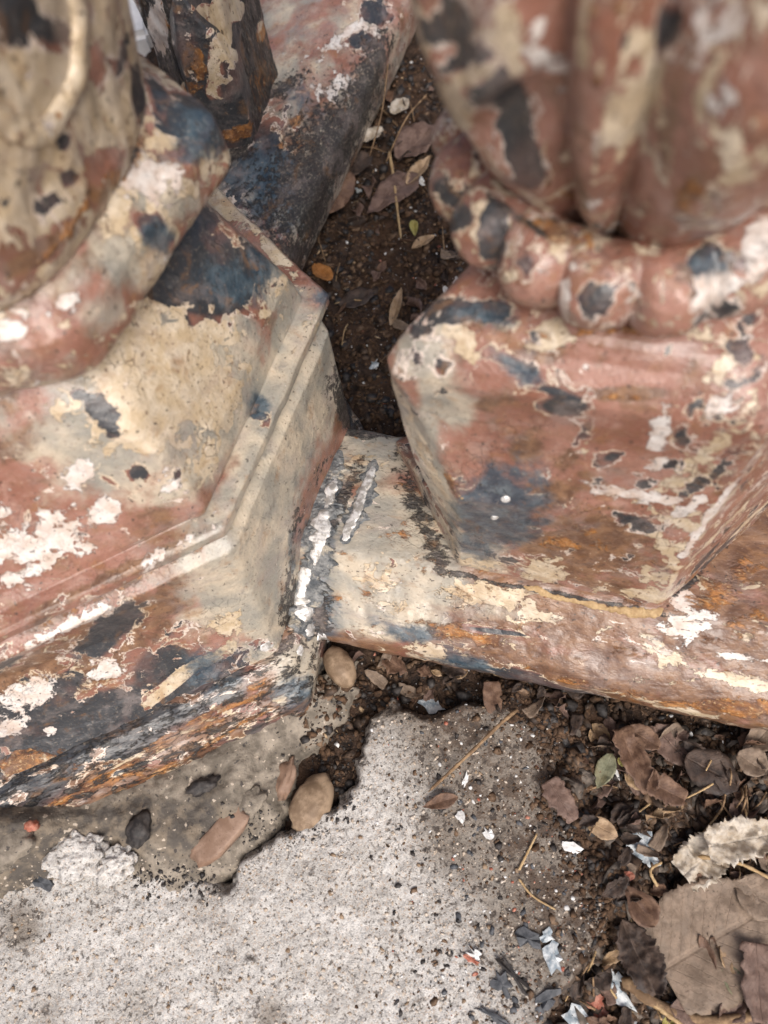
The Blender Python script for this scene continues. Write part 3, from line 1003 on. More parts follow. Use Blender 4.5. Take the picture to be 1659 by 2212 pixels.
blobs(ped_part, [
    # hollow flare: cream with black and slate islands
    ('grey', 380, 850, 200, 190, -30, 1.3), ('grey', 540, 470, 110, 60, 48, 1.2), ('cream', 350, 830, 170, 120, -40, 1.5), ('cream', 440, 740, 90, 120, 20, 1.4), ('cream', 530, 460, 95, 40, 48, 1.7), ('cream', 470, 420, 60, 30, 48, 1.5), ('cream', 290, 770, 100, 70, -30, 1.4), ('cream', 390, 950, 90, 60, 40, 1.3), ('grey', 650, 570, 60, 30, 48, 1.2), ('cream', 590, 540, 60, 12, 48, 1.2),
    ('cream', 470, 850, 60, 90, 0, 1.2), ('cream', 620, 600, 30, 60, 60, .6), ('cream', 690, 690, 30, 60, 30, .7),
    ('dark', 450, 590, 95, 66, 20, 1.6), ('dark', 415, 485, 40, 66, 40, 1.4), ('dark', 510, 600, 50, 44, 20, 1.3), ('blue', 500, 612, 62, 45, 20, 1.0), ('blue', 560, 560, 45, 30, 40, .8),
    ('grey', 615, 625, 50, 45, 30, 1.0), ('grey', 610, 730, 40, 130, 20, .9), ('grey', 560, 800, 50, 120, 25, .7), ('brown', 500, 735, 55, 50, 0, .8), ('cream', 500, 735, 55, 50, 0, -.5),
    ('brown', 405, 950, 40, 40, 45, .9), ('cream', 405, 950, 36, 36, 45, -.6), ('cream', 530, 792, 18, 14), ('cream', 568, 677, 12, 8),
    ('dark', 170, 855, 13, 15, 0, 1.1), ('dark', 235, 905, 42, 20, 50, 1.2), ('dark', 215, 885, 40, 16, 40, .9), ('dark', 300, 1022, 20, 18, 0, 1.1), ('cream', 310, 1025, 40, 40, 0, .6), ('brown', 415, 1035, 24, 34, 20, .8),
    ('cream', 120, 930, 120, 60, -20, -.4), ('cream', 200, 1060, 140, 80, 0, -.35),
    ('white', 90, 1165, 95, 52, -14, .95), ('white', 170, 1025, 22, 38, 50, .9), ('white', 225, 1110, 38, 28, 10, .95), ('white', 60, 1235, 90, 20, -25, .8), ('white', 380, 1045, 30, 26, 30, .7),
    ('white', 0, 1120, 60, 40, 0, .6),
    ('brown', 60, 960, 60, 40, 0, .9), ('brown', 20, 860, 40, 30, 0, .9),
    # lip of the ledge
    ('brown', 240, 1245, 260, 14, -26, .9), ('rust', 220, 1290, 240, 9, -26, .55), ('white', 390, 1172, 70, 9, -26, .8), ('white', 330, 1220, 40, 9, -26, .7), ('white', 150, 1350, 110, 14, -27, .9),
    ('brown', 100, 1345, 150, 18, -27, .8), ('brown', 560, 930, 16, 160, 22, .9), ('cream', 650, 790, 16, 120, 22, .7), ('dark', 566, 905, 26, 20, 20, 1.0), ('blue', 555, 880, 30, 30, 20, .8), ('blue', 690, 640, 24, 40, 50, .7),
    ('brown', 610, 800, 20, 40, 22, .9), ('brown', 520, 1040, 18, 60, 25, .9),
    # right face smoked to grey
    ('grey', 640, 880, 75, 190, 24, 1.25), ('grey', 560, 1130, 70, 190, 15, 1.25), ('grey', 600, 1300, 60, 110, 0, 1.2), ('cream', 630, 1020, 80, 260, 20, -.4, ), ('dark', 630, 1050, 90, 300, 20, -.4),
    ('soot_shade', 748, 885, 24, 52, -10, 1.2), ('soot_shade', 722, 830, 26, 60, 20, .55), ('blue', 665, 1010, 30, 110, 18, .34), ('blue', 632, 1230, 22, 120, 6, .5), ('soot_shade', 625, 1300, 22, 70, 5, .8), ('soot_shade', 640, 1130, 16, 60, 14, .55),
    ('blue', 650, 1150, 20, 80, 12, .5), ('soot_shade', 690, 1020, 18, 60, 20, .5),
    ('brown', 600, 1240, 10, 110, 4, .7), ('grey', 500, 1250, 90, 90, 0, 1.0), ('rust', 520, 1255, 45, 30, 0, .38),
    # lower front face: plum and slate with white and cream scabs
    ('brown', 150, 1420, 260, 80, -28, 1.1), ('dark', 150, 1600, 240, 44, -27, 1.5), ('dark', 400, 1480, 120, 34, -30, 1.3), ('dark', 60, 1560, 120, 50, -25, 1.3), ('dark', 225, 1368, 72, 26, -33, 1.25), ('dark', 285, 1322, 36, 20, -20, 1.0), ('dark', 60, 1545, 120, 60, -25, 1.2), ('dark', 200, 1560, 130, 50, -28, 1.2), ('dark', 350, 1440, 70, 45, -30, 1.0),
    ('dark', 20, 1430, 40, 22, -30, 1.0), ('white', 232, 1452, 34, 22, -20, 1.0), ('white', 60, 1500, 60, 28, -18, 1.0), ('white', 15, 1570, 46, 18, -10, .9), ('white', 110, 1585, 14, 12, 0, .8), ('white', 170, 1330, 50, 14, -30, .8),
    ('cream', 385, 1465, 85, 16, -38, 1.1), ('cream', 470, 1415, 45, 16, -25, 1.0), ('cream', 490, 1345, 36, 30, -30, .8), ('cream', 330, 1510, 30, 16, -50, 1.0), ('blue', 450, 1440, 50, 45, -30, .8), ('blue', 540, 1400, 50, 40, -30, .55),
    ('grey', 560, 1400, 60, 40, -20, .9), ('grey', 420, 1330, 90, 50, -20, .6), ('rust', 300, 1560, 200, 10, -28, .6), ('cream', 65, 1655, 62, 26, -10, 1.1), ('rust', 60, 1660, 80, 34, -10, .7),
    ('rust', 380, 1385, 12, 8, 0, .7),
])
blobs(plinth, [
    ('rust', 480, 1590, 150, 5, -28, .9), ('rust', 300, 1690, 150, 5, -25, .9), ('brown', 420, 1625, 180, 14, -27, 1.2), ('rust', 560, 1545, 70, 5, -24, .9), ('cream', 300, 1632, 90, 4, -27, .95), ('soot_shade', 420, 1660, 150, 7, -24, .8), ('soot_shade', 250, 1720, 100, 8, -20, .8),  # the thin black lines paint contact shade along the plinth foot
    ('rust', 420, 1560, 230, 8, -27, .8), ('rust', 300, 1640, 230, 8, -25, .8), ('rust', 210, 1700, 140, 9, -25, .8), ('rust', 520, 1520, 90, 9, -24, .9), ('rust', 600, 1500, 40, 10, -20, .8), ('rust', 150, 1720, 80, 12, -20, .7), 
    ('cream', 390, 1590, 70, 6, -33, 1.05), ('cream', 475, 1532, 26, 7, 15, 1.0), ('cream', 605, 1505, 20, 16, 40, 1.1), ('cream', 440, 1560, 30, 6, -20, .9),
    ('brown', 350, 1660, 260, 45, -26, .9), ('dark', 350, 1650, 200, 40, -26, -.25), ('blue', 640, 1500, 50, 40, 0, .9), ('grey', 655, 1450, 50, 60, 0, 1.2), ('dark', 650, 1460, 70, 70, 0, -.6), ('blue', 480, 1480, 60, 18, -25, .7),
    ('blue', 690, 1430, 40, 30, 0, .4), ('soot_shade', 300, 1700, 90, 14, -10, .6), ('grey', 690, 1440, 60, 60, 0, 1.1),
])
blobs(mould, [
    ('soot_shade', 275, 350, 70, 7, -55, .8), ('soot_shade', 170, 490, 80, 8, -48, .85), ('soot_shade', 60, 580, 80, 8, -38, .85),  # contact shade painted in black round the column base
    ('white', 330, 385, 55, 60, -50, .85), ('white', 140, 650, 34, 20, -20, .9), ('white', 25, 715, 45, 30, -20, 1.0), ('white', 270, 420, 50, 40, -50, .7), ('cream', 360, 300, 50, 40, -40, 1.0), ('cream', 240, 480, 60, 30, -50, 1.0),
    ('dark', 410, 235, 50, 40, 40, 1.1), ('blue', 440, 280, 50, 60, 60, 1.0), ('dark', 340, 190, 40, 22, 45, 1.0), ('dark', 332, 490, 26, 20, 50, 1.2), ('blue', 345, 510, 34, 30, 50, 1.0),
    ('brown', 285, 430, 40, 20, -50, 1.0), ('brown', 190, 560, 100, 20, -45, 1.0), ('brown', 60, 650, 70, 22, -35, .9), ('grey', 300, 560, 60, 60, -50, .9), ('grey', 230, 690, 60, 40, -45, .7), ('cream', 330, 430, 70, 60, -50, .4),
    ('grey', 380, 440, 50, 60, -50, .9), ('cream', 100, 710, 100, 60, -30, -.25), ('rust', 190, 480, 200, 8, -52, .8), ('rust', 290, 320, 60, 10, -55, .7), ('rust', 60, 575, 90, 9, -38, .8),
    ('cream', 230, 620, 60, 80, -50, -.4),
])
blobs(column, [
    ('dark', 40, 40, 70, 60, 0, 1.15), ('dark', 130, 60, 40, 60, 70, .9), ('dark', 298, 190, 60, 17, 78, 1.25), ('dark', 300, 110, 70, 10, 78, 1.0), ('dark', 270, 100, 36, 12, 100, 1.1), ('dark', 262, 145, 26, 12, 100, 1.0),
    ('dark', 85, 268, 11, 11, 0, 1.25), ('dark', 135, 305, 15, 18, 0, 1.25), ('dark', 150, 382, 14, 17, 60, 1.25), ('dark', 115, 432, 12, 18, 100, 1.25), ('dark', 14, 435, 11, 22, 90, 1.2), ('dark', 85, 450, 9, 8, 0, 1.1),
    ('cream', 230, 350, 28, 44, 80, -.6), ('cream', 210, 140, 34, 8, 85, -.6), ('brown', 90, 545, 90, 24, -38, 1.1), ('cream', 90, 548, 90, 20, -38, -.6), ('cream', 20, 570, 30, 40, 0, -.5), ('brown', 215, 420, 30, 24, 0, .9), ('cream', 215, 425, 26, 20, 0, -.5),
    ('rust', 318, 255, 26, 18, -30, .8), ('rust', 245, 390, 40, 14, -60, .6), ('rust', 120, 530, 150, 10, -42, .7), ('rust', 20, 285, 34, 40, 0, .6), ('white', 60, 160, 80, 30, 0, .5), ('rust', 20, 600, 60, 14, -35, .8),
    ('grey', 60, 380, 90, 60, 0, .5),
])
blobs(block, [
    ('dark', 1020, 672, 90, 26, 4, 1.2), ('blue', 1050, 680, 70, 26, 0, .8), ('grey', 900, 760, 46, 60, -60, 1.1), ('blue', 905, 800, 40, 40, 0, .35), ('grey', 960, 700, 40, 30, -40, .8),
    ('dark', 950, 840, 26, 70, 8, .75), ('grey', 935, 870, 34, 70, 10, 1.0), ('cream', 1010, 745, 22, 44, -25, .9), ('cream', 1200, 722, 38, 34, 0, 1.1), ('cream', 960, 715, 20, 16, 0, .9),
    ('dark', 1120, 790, 100, 22, 22, .95), ('blue', 1120, 800, 70, 22, 25, .75), ('dark', 1190, 845, 70, 18, 12, 1.0), ('dark', 1210, 880, 68, 24, 3, 1.25), ('brown', 1180, 760, 80, 34, 8, .8),
    ('dark', 1263, 935, 18, 32, 30, 1.2), ('cream', 1262, 985, 14, 40, 8, .9), ('dark', 1325, 985, 32, 17, -20, 1.2), ('dark', 1475, 945, 30, 26, 10, 1.05), ('dark', 1450, 1000, 40, 16, 0, .9), ('dark', 1395, 1045, 16, 12, 0, 1.1),
    ('white', 1420, 950, 20, 70, 15, .8), ('white', 1400, 1075, 130, 12, 5, .75), ('white', 1560, 870, 40, 30, -45, .7), ('cream', 1440, 1120, 120, 20, 25, .8), ('cream', 1480, 1010, 110, 60, -30, .48),
    ('cream', 1560, 800, 60, 20, -40, .9), ('cream', 1420, 1180, 100, 36, 40, .75), ('cream', 1420, 1240, 40, 30, 0, .95), ('dark', 1440, 760, 16, 22, 30, 1.1), ('dark', 1600, 760, 30, 30, -40, 1.0),
    ('brown', 1340, 850, 105, 13, -2, 1.1), ('rust', 1330, 858, 80, 8, -2, .5), ('rust', 1370, 712, 150, 18, -2, .75), ('rust', 1280, 735, 60, 16, 0, .5), ('cream', 1480, 720, 60, 20, 0, .9),
    ('blue', 1070, 1115, 80, 62, -8, 1.35), ('blue', 1040, 1150, 50, 50, 0, 1.2), ('dark', 1060, 1110, 90, 60, 0, .5), ('cream', 1070, 1110, 120, 70, 0, -.5), ('blue', 1160, 1120, 60, 24, 0, .6),
    ('brown', 1200, 1060, 100, 44, -8, .85), ('brown', 1250, 1180, 150, 70, 8, 1.0), ('rust', 1270, 1170, 100, 46, 8, .50), ('rust', 1420, 1220, 30, 30, 0, .4), ('cream', 1250, 1120, 150, 110, 8, -.3), ('dark', 1240, 1120, 150, 120, 8, -.25),
    ('cream', 1040, 1215, 50, 14, 10, 1.0), ('cream', 1170, 1235, 46, 26, 10, 1.05), ('white', 1080, 1055, 30, 14, 10, .7), ('rust', 1290, 1195, 60, 26, 10, .48), ('cream', 1400, 1285, 70, 14, 10, 1.0), ('brown', 1300, 1265, 90, 14, 10, .9),
    # left face
    ('grey', 900, 960, 40, 190, -18, 1.3), ('grey', 960, 1130, 40, 140, -22, 1.3), ('cream', 955, 1120, 28, 110, -22, .8), ('cream', 930, 1010, 26, 150, -22, .95), ('dark', 872, 930, 8, 60, -16, .8), ('soot_shade', 885, 1010, 6, 80, -22, .4), ('cream', 890, 940, 60, 200, -18, -.2), ('rust', 975, 1050, 8, 60, -25, .6),
    ('white', 1500, 1090, 90, 10, -35, .9), ('cream', 1470, 1040, 60, 14, -10, .95), ('cream', 1530, 980, 70, 16, -40, .95), ('white', 1420, 1010, 12, 40, 30, .8), ('cream', 1500, 1150, 90, 9, -42, .95), ('cream', 1560, 1090, 80, 8, -42, .9), ('white', 1350, 1060, 70, 8, 8, .85),
    ('cream', 1400, 1150, 60, 12, 35, .95), ('cream', 1450, 1200, 50, 10, 50, .95), ('brown', 1130, 960, 60, 40, 0, .8), ('brown', 1050, 870, 40, 30, 0, .6), ('brown', 1230, 990, 60, 30, -20, .8), ('dark', 1370, 1130, 40, 18, 20, .95), ('dark', 1500, 1050, 34, 14, -40, 1.0), ('dark', 1560, 1010, 40, 10, -42, 1.0),
    ('grey', 970, 870, 50, 60, 10, .75), ('cream', 1010, 960, 14, 50, 12, .9), ('dark', 1330, 1110, 14, 10, 0, .95), ('dark', 1290, 1040, 13, 9, 0, .95),
    ('cream', 1455, 1250, 46, 8, -70, 1.0), ('white', 1530, 1120, 110, 8, -50, 1.0), ('white', 1620, 1000, 60, 9, -48, 1.0), ('dark', 1575, 1165, 90, 14, -44, 1.0), ('cream', 1560, 1140, 110, 6, -44, .9), ('dark', 1520, 1210, 60, 10, -46, 1.0), ('brown', 1580, 1170, 130, 34, -44, .9), ('cream', 1620, 1120, 70, 7, -44, .95), ('rust', 1500, 1240, 60, 12, -46, .6),
    # clean rose fields
    ('dark', 1060, 920, 110, 90, 0, -.4), ('cream', 1060, 920, 110, 80, 0, -.35), ('dark', 1380, 790, 110, 50, 0, -.5), ('cream', 1370, 790, 110, 45, 0, -.35), ('dark', 1370, 920, 70, 60, 0, -.35), ('cream', 1370, 915, 60, 50, 0, -.3),
    ('white', 1620, 730, 20, 16, 0, .8),
])
blobs(ringp, [
    ('soot_shade', 1300, 505, 190, 8, 2, .8), ('soot_shade', 1120, 470, 90, 8, 25, .8),  # crevice shade painted where the bulb sits in the collar
    ('dark', 1060, 510, 30, 70, 10, 1.3), ('dark', 985, 470, 50, 30, 60, 1.1), ('dark', 975, 420, 60, 30, 20, 1.0), ('dark', 1130, 580, 22, 30, 30, 1.15), ('dark', 1285, 650, 34, 40, 40, 1.1), ('dark', 1520, 590, 30, 60, 10, 1.3), ('dark', 1530, 680, 26, 34, 0, 1.0), ('blue', 1540, 570, 30, 34, 0, .7),
    ('white', 1545, 615, 28, 46, 20, 1.3), ('white', 1640, 530, 28, 50, 0, 1.1), ('white', 1215, 640, 12, 60, 6, .9), ('cream', 1210, 560, 16, 60, 8, 1.0), ('cream', 1100, 600, 20, 30, 40, .9), ('cream', 1000, 560, 30, 40, 30, .8),
    ('rust', 1250, 520, 130, 22, 8, .7), ('rust', 1040, 590, 22, 22, 0, .8), ('rust', 1440, 510, 130, 20, 0, .7), ('brown', 1320, 500, 200, 24, 4, 1.0),
    ('cream', 1170, 620, 34, 50, 0, -.3), ('cream', 1240, 610, 34, 50, 0, -.3), ('dark', 1180, 640, 50, 40, 0, -.3), ('dark', 1440, 620, 40, 60, 0, -.3), ('white', 1380, 600, 50, 60, 0, .35), ('dark', 1010, 530, 22, 34, 0, -.3),
])
blobs(bulb, [
    ('white', 1230, 120, 60, 110, -4, .55), ('white', 1480, 120, 60, 120, 8, .55), ('cream', 1050, 120, 30, 100, -20, .9), ('cream', 1290, 300, 10, 160, 4, .95), ('cream', 1395, 260, 8, 190, 8, .9), ('soot_shade', 1320, 500, 160, 7, -2, .7), ('soot_shade', 1130, 452, 90, 6, 20, .6),  # last two black lines are painted shade at the collar junction
    ('dark', 1085, 270, 46, 92, -28, 1.5), ('dark', 1125, 345, 36, 60, -30, 1.4), ('dark', 960, 60, 46, 60, 30, 1.0), ('dark', 990, 140, 44, 22, -20, 1.0), ('dark', 930, 210, 16, 70, -14, .9), ('dark', 1080, 415, 60, 14, 20, 1.2), ('dark', 1180, 60, 16, 44, 10, 1.15),
    ('blue', 865, 110, 26, 130, -6, .7), ('dark', 1285, 330, 12, 60, 0, 1.2), ('dark', 1348, 95, 12, 44, 4, 1.2), ('dark', 1290, 240, 14, 20, 0, 1.0), ('dark', 1430, 60, 12, 60, 6, 1.0), ('cream', 880, 150, 18, 90, -10, .9),
    ('cream', 975, 240, 30, 60, -20, 1.1), ('cream', 1020, 170, 60, 16, -30, 1.0), ('cream', 1310, 260, 16, 80, 6, 1.1), ('cream', 1255, 60, 14, 80, -6, 1.0), ('cream', 1120, 155, 16, 20, 0, 1.0), ('cream', 1160, 440, 70, 14, 30, .9), ('white', 1165, 130, 20, 20, 0, 1.0), ('white', 1165, 50, 14, 26, 0, .9),
    ('cream', 1600, 370, 60, 50, -40, 1.0), ('white', 1590, 60, 60, 60, 0, .6), ('brown', 1440, 280, 22, 160, 10, .8), ('brown', 1500, 400, 30, 90, 30, .7), ('white', 1560, 200, 50, 90, 10, .6), ('rust', 1480, 430, 60, 40, -40, .55), ('rust', 1290, 180, 20, 26, 0, .6), ('rust', 1330, 490, 160, 14, 0, .6),
    ('brown', 1260, 430, 20, 60, 0, .9), ('rust', 1280, 25, 60, 22, 0, .4), ('dark', 1350, 300, 40, 120, 8, -.4), ('dark', 1220, 180, 60, 120, 0, -.4), ('cream', 1220, 180, 50, 100, 0, -.3), ('dark', 1500, 230, 70, 120, 20, -.4),
])
blobs(railp, [
    ('rust', 1560, 1530, 260, 14, 12, .9), ('rust', 1600, 1360, 120, 30, -10, .6), ('rust', 1350, 1500, 200, 10, 13, .75), ('rust', 1540, 1440, 160, 20, 8, .55), ('soot_shade', 985, 1238, 40, 6, 12, .9), ('soot_shade', 1500, 1255, 70, 7, -42, .9),  # black lines at the block's foot are painted contact shade
    ('grey', 820, 1180, 150, 110, 10, 1.3), ('grey', 800, 1320, 120, 50, 12, 1.3), ('grey', 930, 1280, 150, 40, 12, .8), ('grey', 760, 980, 90, 60, 0, 1.3), ('cream', 800, 985, 60, 26, 0, .8), ('brown', 820, 1180, 120, 180, 0, -.3), ('cream', 830, 1250, 60, 70, 0, .55),
    ('blue', 690, 1150, 42, 140, 12, .95), ('blue', 680, 1340, 44, 50, 0, 1.0), ('blue', 710, 1060, 40, 60, 20, .7), ('soot_shade', 640, 1340, 20, 50, 0, 1.1), ('soot_shade', 735, 1090, 12, 100, 25, .9), ('soot_shade', 690, 1320, 24, 60, 0, .9), ('soot_shade', 660, 1390, 34, 20, 0, 1.1),
    ('soot_shade', 780, 1010, 36, 30, 0, .5), ('soot_shade', 905, 1105, 22, 120, -25, .8), ('soot_shade', 880, 1040, 20, 50, -20, .6), ('soot_shade', 945, 1190, 20, 36, -25, .8), ('brown', 900, 1110, 50, 60, 0, .9), ('soot_shade', 760, 930, 60, 9, 5, 1.2), ('soot_shade', 700, 960, 40, 18, 20, .9),
    ('cream', 1060, 1285, 95, 26, 14, 1.1), ('cream', 1140, 1325, 60, 20, 10, .9), ('cream', 1010, 1300, 50, 20, 12, .8), ('white', 1490, 1285, 46, 26, -20, .9), ('cream', 1530, 1260, 40, 34, -40, .95), ('white', 1480, 1360, 90, 30, -15, .75), ('cream', 1440, 1410, 60, 26, 20, .8), ('white', 1600, 1420, 70, 10, 10, .8),
    ('cream', 1600, 1470, 80, 14, 10, .9), ('cream', 960, 1420, 70, 14, 16, 1.15), ('blue', 890, 1370, 90, 20, 14, .9), ('dark', 990, 1425, 30, 18, 15, 1.1), ('dark', 1150, 1470, 140, 16, 14, 1.1), ('blue', 1020, 1440, 80, 16, 15, .8), ('rust', 1440, 1545, 230, 20, 13, 1.0), ('cream', 1460, 1530, 180, 7, 12, .8),
    ('rust', 1560, 1575, 140, 18, 12, 1.0), ('rust', 1560, 1270, 120, 40, -30, .7), ('rust', 1000, 1370, 140, 26, 14, .55), ('dark', 1080, 1365, 90, 7, 8, .9), ('soot_shade', 1530, 1190, 50, 20, -45, 1.0), ('soot_shade', 1480, 1265, 40, 9, -40, 1.0), ('brown', 1300, 1400, 200, 50, 12, .8),
    ('brown', 1580, 1320, 100, 60, -20, .9), ('soot_shade', 1200, 1283, 230, 5, 11, .85), ('rust', 1200, 1290, 250, 10, 11, .5),
])
blobs(rearp, [
    ('grey', 680, 60, 110, 90, 0, .5), ('dark', 690, 90, 110, 120, 0, -.45), ('brown', 700, 90, 120, 120, 0, -.35), ('white', 660, 150, 50, 60, 0, .4), ('blue', 640, 210, 60, 40, 30, .6), ('dark', 560, 350, 80, 90, 0, 1.0), ('soot_shade', 610, 190, 60, 16, -25, .8), ('soot_shade', 500, 340, 60, 20, -20, .8), ('blue', 590, 420, 70, 60, 50, .95), ('blue', 560, 380, 70, 60, 50, .9),
    ('brown', 650, 300, 70, 60, -50, 1.0), ('rust', 640, 290, 50, 90, 30, .4), ('dark', 660, 300, 50, 60, 0, .4), ('dark', 760, 110, 60, 80, 20, -.2), ('brown', 760, 110, 50, 70, 0, -.3), ('white', 725, 195, 34, 26, -40, .75), ('white', 690, 200, 9, 9, 0, 1.1), ('white', 750, 75, 50, 16, -20, .8), ('white', 800, 50, 30, 30, 0, .8), ('dark', 780, 90, 30, 20, 0, 1.0), ('dark', 810, 20, 30, 40, 0, 1.0),
    ('grey', 650, 480, 50, 60, 0, .9), ('soot_shade', 730, 330, 40, 200, 30, 1.0), ('soot_shade', 800, 180, 30, 120, 25, 1.0), ('soot_shade', 680, 450, 30, 100, 20, 1.0), ('brown', 740, 330, 60, 200, 30, 1.0), ('soot_shade', 640, 560, 40, 60, 20, .9),
])
blobs(barp, [
    ('cream', 475, 60, 34, 70, 0, 1.2), ('cream', 455, 110, 24, 40, 0, 1.2), ('cream', 500, 20, 40, 30, 0, 1.2), ('soot_shade', 480, 70, 50, 80, 0, -.5), ('cream', 410, 200, 26, 26, 0, 1.0), ('rust', 420, 205, 30, 34, 0, 1.0), ('rust', 440, 250, 14, 60, 0, .9), ('rust', 575, 170, 24, 40, 30, 1.1), ('cream', 565, 65, 12, 24, 0, 1.0), ('rust', 570, 80, 16, 30, 0, .9), ('rust', 555, 200, 14, 40, 0, 1.0),
    ('grey', 335, 70, 26, 80, 0, 1.1), ('white', 340, 60, 22, 70, 0, 1.2), ('cream', 440, 30, 20, 24, 0, .9),
])
blobs(tongue, [
    ('cream', 490, 150, 40, 70, -10, 1.3), ('cream', 480, 195, 36, 34, 0, 1.2), ('dark', 525, 190, 16, 60, -10, 1.3), ('dark', 500, 245, 60, 26, 0, 1.3), ('rust', 520, 285, 40, 14, -20, 1.1), ('brown', 505, 135, 14, 12, 0, 1.2), ('rust', 430, 150, 14, 30, 0, .9), ('rust', 410, 210, 14, 40, 0, .8),
])
blobs(panel, [('dark', 60, 20, 30, 60, 0, .6)])
for p in PARTS:
    p.finish()

# ------------------------------------------------------------------ weld beads, ground bright, along the joint
IRON = list(PARTS)
last = None
def chain(pts, sp=0.0035):
    out = []
    for (x0, y0, r0), (x1, y1, r1) in zip(pts[:-1], pts[1:]):
        k = max(2, int(math.hypot(x1 - x0, y1 - y0) / 9))
        for t in range(k):
            f = t / k
            out.append((x0 + (x1 - x0) * f, y0 + (y1 - y0) * f, r0 + (r1 - r0) * f))
    out.append(pts[-1])
    return out

def blob_mesh(co, no, tang, rx, ry, rz, seed, nu=12, nv=7):
    """low domed blob lying on a surface"""
    co = np.array(co); n = np.array(no); t = np.array(tang)
    b = np.cross(n, t)
    vs, fs = [], []
    r = np.random.default_rng(seed)
    wob = 1 + .16 * r.standard_normal(nu)
    wob = (wob + np.roll(wob, 1)) / 2
    for j in range(nv):
        ph = math.pi * 0.62 * (1 - j / (nv - 1))
        for i in range(nu):
            a = 2 * math.pi * i / nu
            s = math.sin(ph) * wob[i]
            vs.append(co + t * rx * s * math.cos(a) + b * ry * s * math.sin(a) + n * (rz * (math.cos(ph))))
    return np.array(vs), grid_faces(nv, nu, True)

def weld(pts, name='weld_bead', flat=.42, tag_seed=0):
    wk = .80 if name in ('weld_bead', 'weld_spatter') else 1.0
    """a run of rippled bead lying on the castings"""
    P = np.array(pts, float)
    seg = np.r_[0, np.cumsum(np.hypot(np.diff(P[:, 0]), np.diff(P[:, 1])))]
    n = max(10, int(seg[-1] / 2.2))
    t = np.linspace(0, seg[-1], n)
    pc = smooth_prof(P, 60)
    sg = np.r_[0, np.cumsum(np.hypot(np.diff(pc[:, 0]), np.diff(pc[:, 1])))]
    tt = np.linspace(0, sg[-1], n)
    xs, ys, rs = (np.interp(tt, sg, pc[:, k]) for k in range(3))
    co, no = [], []
    for x, y in zip(xs, ys):
        h = hit(x, y, IRON)
        if h is None:
            h = last
        last = h
        co.append(h[1][0][:]); no.append(h[1][1][:])
    co, no = np.array(co), np.array(no)
    for _ in range(4):
        co[1:-1] = (co[:-2] + 2 * co[1:-1] + co[2:]) / 4
        no[1:-1] = (no[:-2] + 2 * no[1:-1] + no[2:]) / 4
    no /= np.linalg.norm(no, axis=1)[:, None]
    T = np.gradient(co, axis=0)
    T /= np.linalg.norm(T, axis=1)[:, None] + 1e-9
    Bn = np.cross(no, T)
    Bn /= np.linalg.norm(Bn, axis=1)[:, None] + 1e-9
    dist = np.linalg.norm(co - np.array([0, 0, CAMZ]), axis=1)
    u = np.linspace(0, 1, n)
    cap = np.sqrt(np.clip(1 - np.clip((np.abs(u - .5) * 2 - 1 + .16) / .16, 0, 1) ** 2, 0, 1)) * .97 + .03
    q = np.c_[tt * .055 + tag_seed * 9.1, np.zeros(n), np.zeros(n)]
    K = 13
    rows = []
    for i in range(n):
        r0 = rs[i] * wk * dist[i] / FPX * cap[i]
        l = 1 + .85 * fbm(q[i:i + 1], 1.0, 3, 3, .6)[0]
        rr = 1 + .85 * fbm(q[i:i + 1] + 50, 1.0, 3, 5, .6)[0]
        hgt = flat * r0 * (1 + .05 * math.sin(tt[i] * .8))
        for k in range(K):
            a = math.pi * k / (K - 1)
            w = math.cos(a) * (l if math.cos(a) > 0 else rr)
            rows.append(co[i] + Bn[i] * r0 * w + no[i] * (hgt * math.sin(a) ** .8 - .0012))
    me = mesh_np(name, np.array(rows), grid_faces(n, K, True))
    o = link(name, me, WELD)
    child(o, rail)
    return o

k = NT('heat_blued_steel')
p_ = k.obj()
n_ = k.noise(p_, 130, 6, 0.68, 0.3)
n2_ = k.noise(p_, 420, 3, 0.6, off=4.0)
c_ = k.mix(k.ramp(n_, 0.36, 0.64), (0.075, 0.085, 0.095), (0.27, 0.275, 0.27))
c_ = k.mix(k.ramp(k.noise(p_, 90, 5, 0.7, off=9.0), 0.55, 0.66), c_, (0.42, 0.38, 0.31))
c_ = k.mix(k.ramp(k.noise(p_, 200, 4, 0.7, off=14.0), 0.62, 0.70), c_, (0.015, 0.015, 0.016))
BLUED = k.done(c_, 0.36, k.bump(k.math('ADD', n_, k.math('MULTIPLY', n2_, 0.6)), 1.0, 0.003), 0.5, 0.2)
fillets = []
for pts, fl, sd in (([(735, 965, 16), (712, 1030, 34), (694, 1110, 40), (684, 1200, 34), (662, 1270, 36), (655, 1340, 38), (672, 1385, 26)], .32, 95), ([(812, 985, 10), (792, 1050, 22), (765, 1120, 22), (738, 1180, 12)], .35, 96)):
    fo = weld(pts, 'weld_fillet', fl, sd)
    fo.data.materials.clear()
    fo.data.materials.append(BLUED)
    fillets.append(fo)
class Solid:
    def __init__(self, o):
        self.bvh = BVHTree.FromPolygons([v.co[:] for v in o.data.vertices], [p.vertices[:] for p in o.data.polygons])
IRON += [Solid(o) for o in fillets]
weld([(726, 1030, 8), (720, 1055, 14), (708, 1085, 13), (698, 1108, 7)], tag_seed=1)
weld([(700, 1096, 9), (695, 1115, 20), (690, 1145, 21), (685, 1175, 16), (683, 1205, 14), (674, 1235, 6)], tag_seed=2)
weld([(672, 1226, 8), (660, 1240, 19), (652, 1268, 19), (650, 1296, 22), (662, 1330, 22), (668, 1342, 14)], tag_seed=3)
weld([(806, 1002, 8), (795, 1035, 13), (781, 1078, 12), (766, 1115, 13), (752, 1150, 11), (740, 1176, 7)], tag_seed=4, flat=.6)
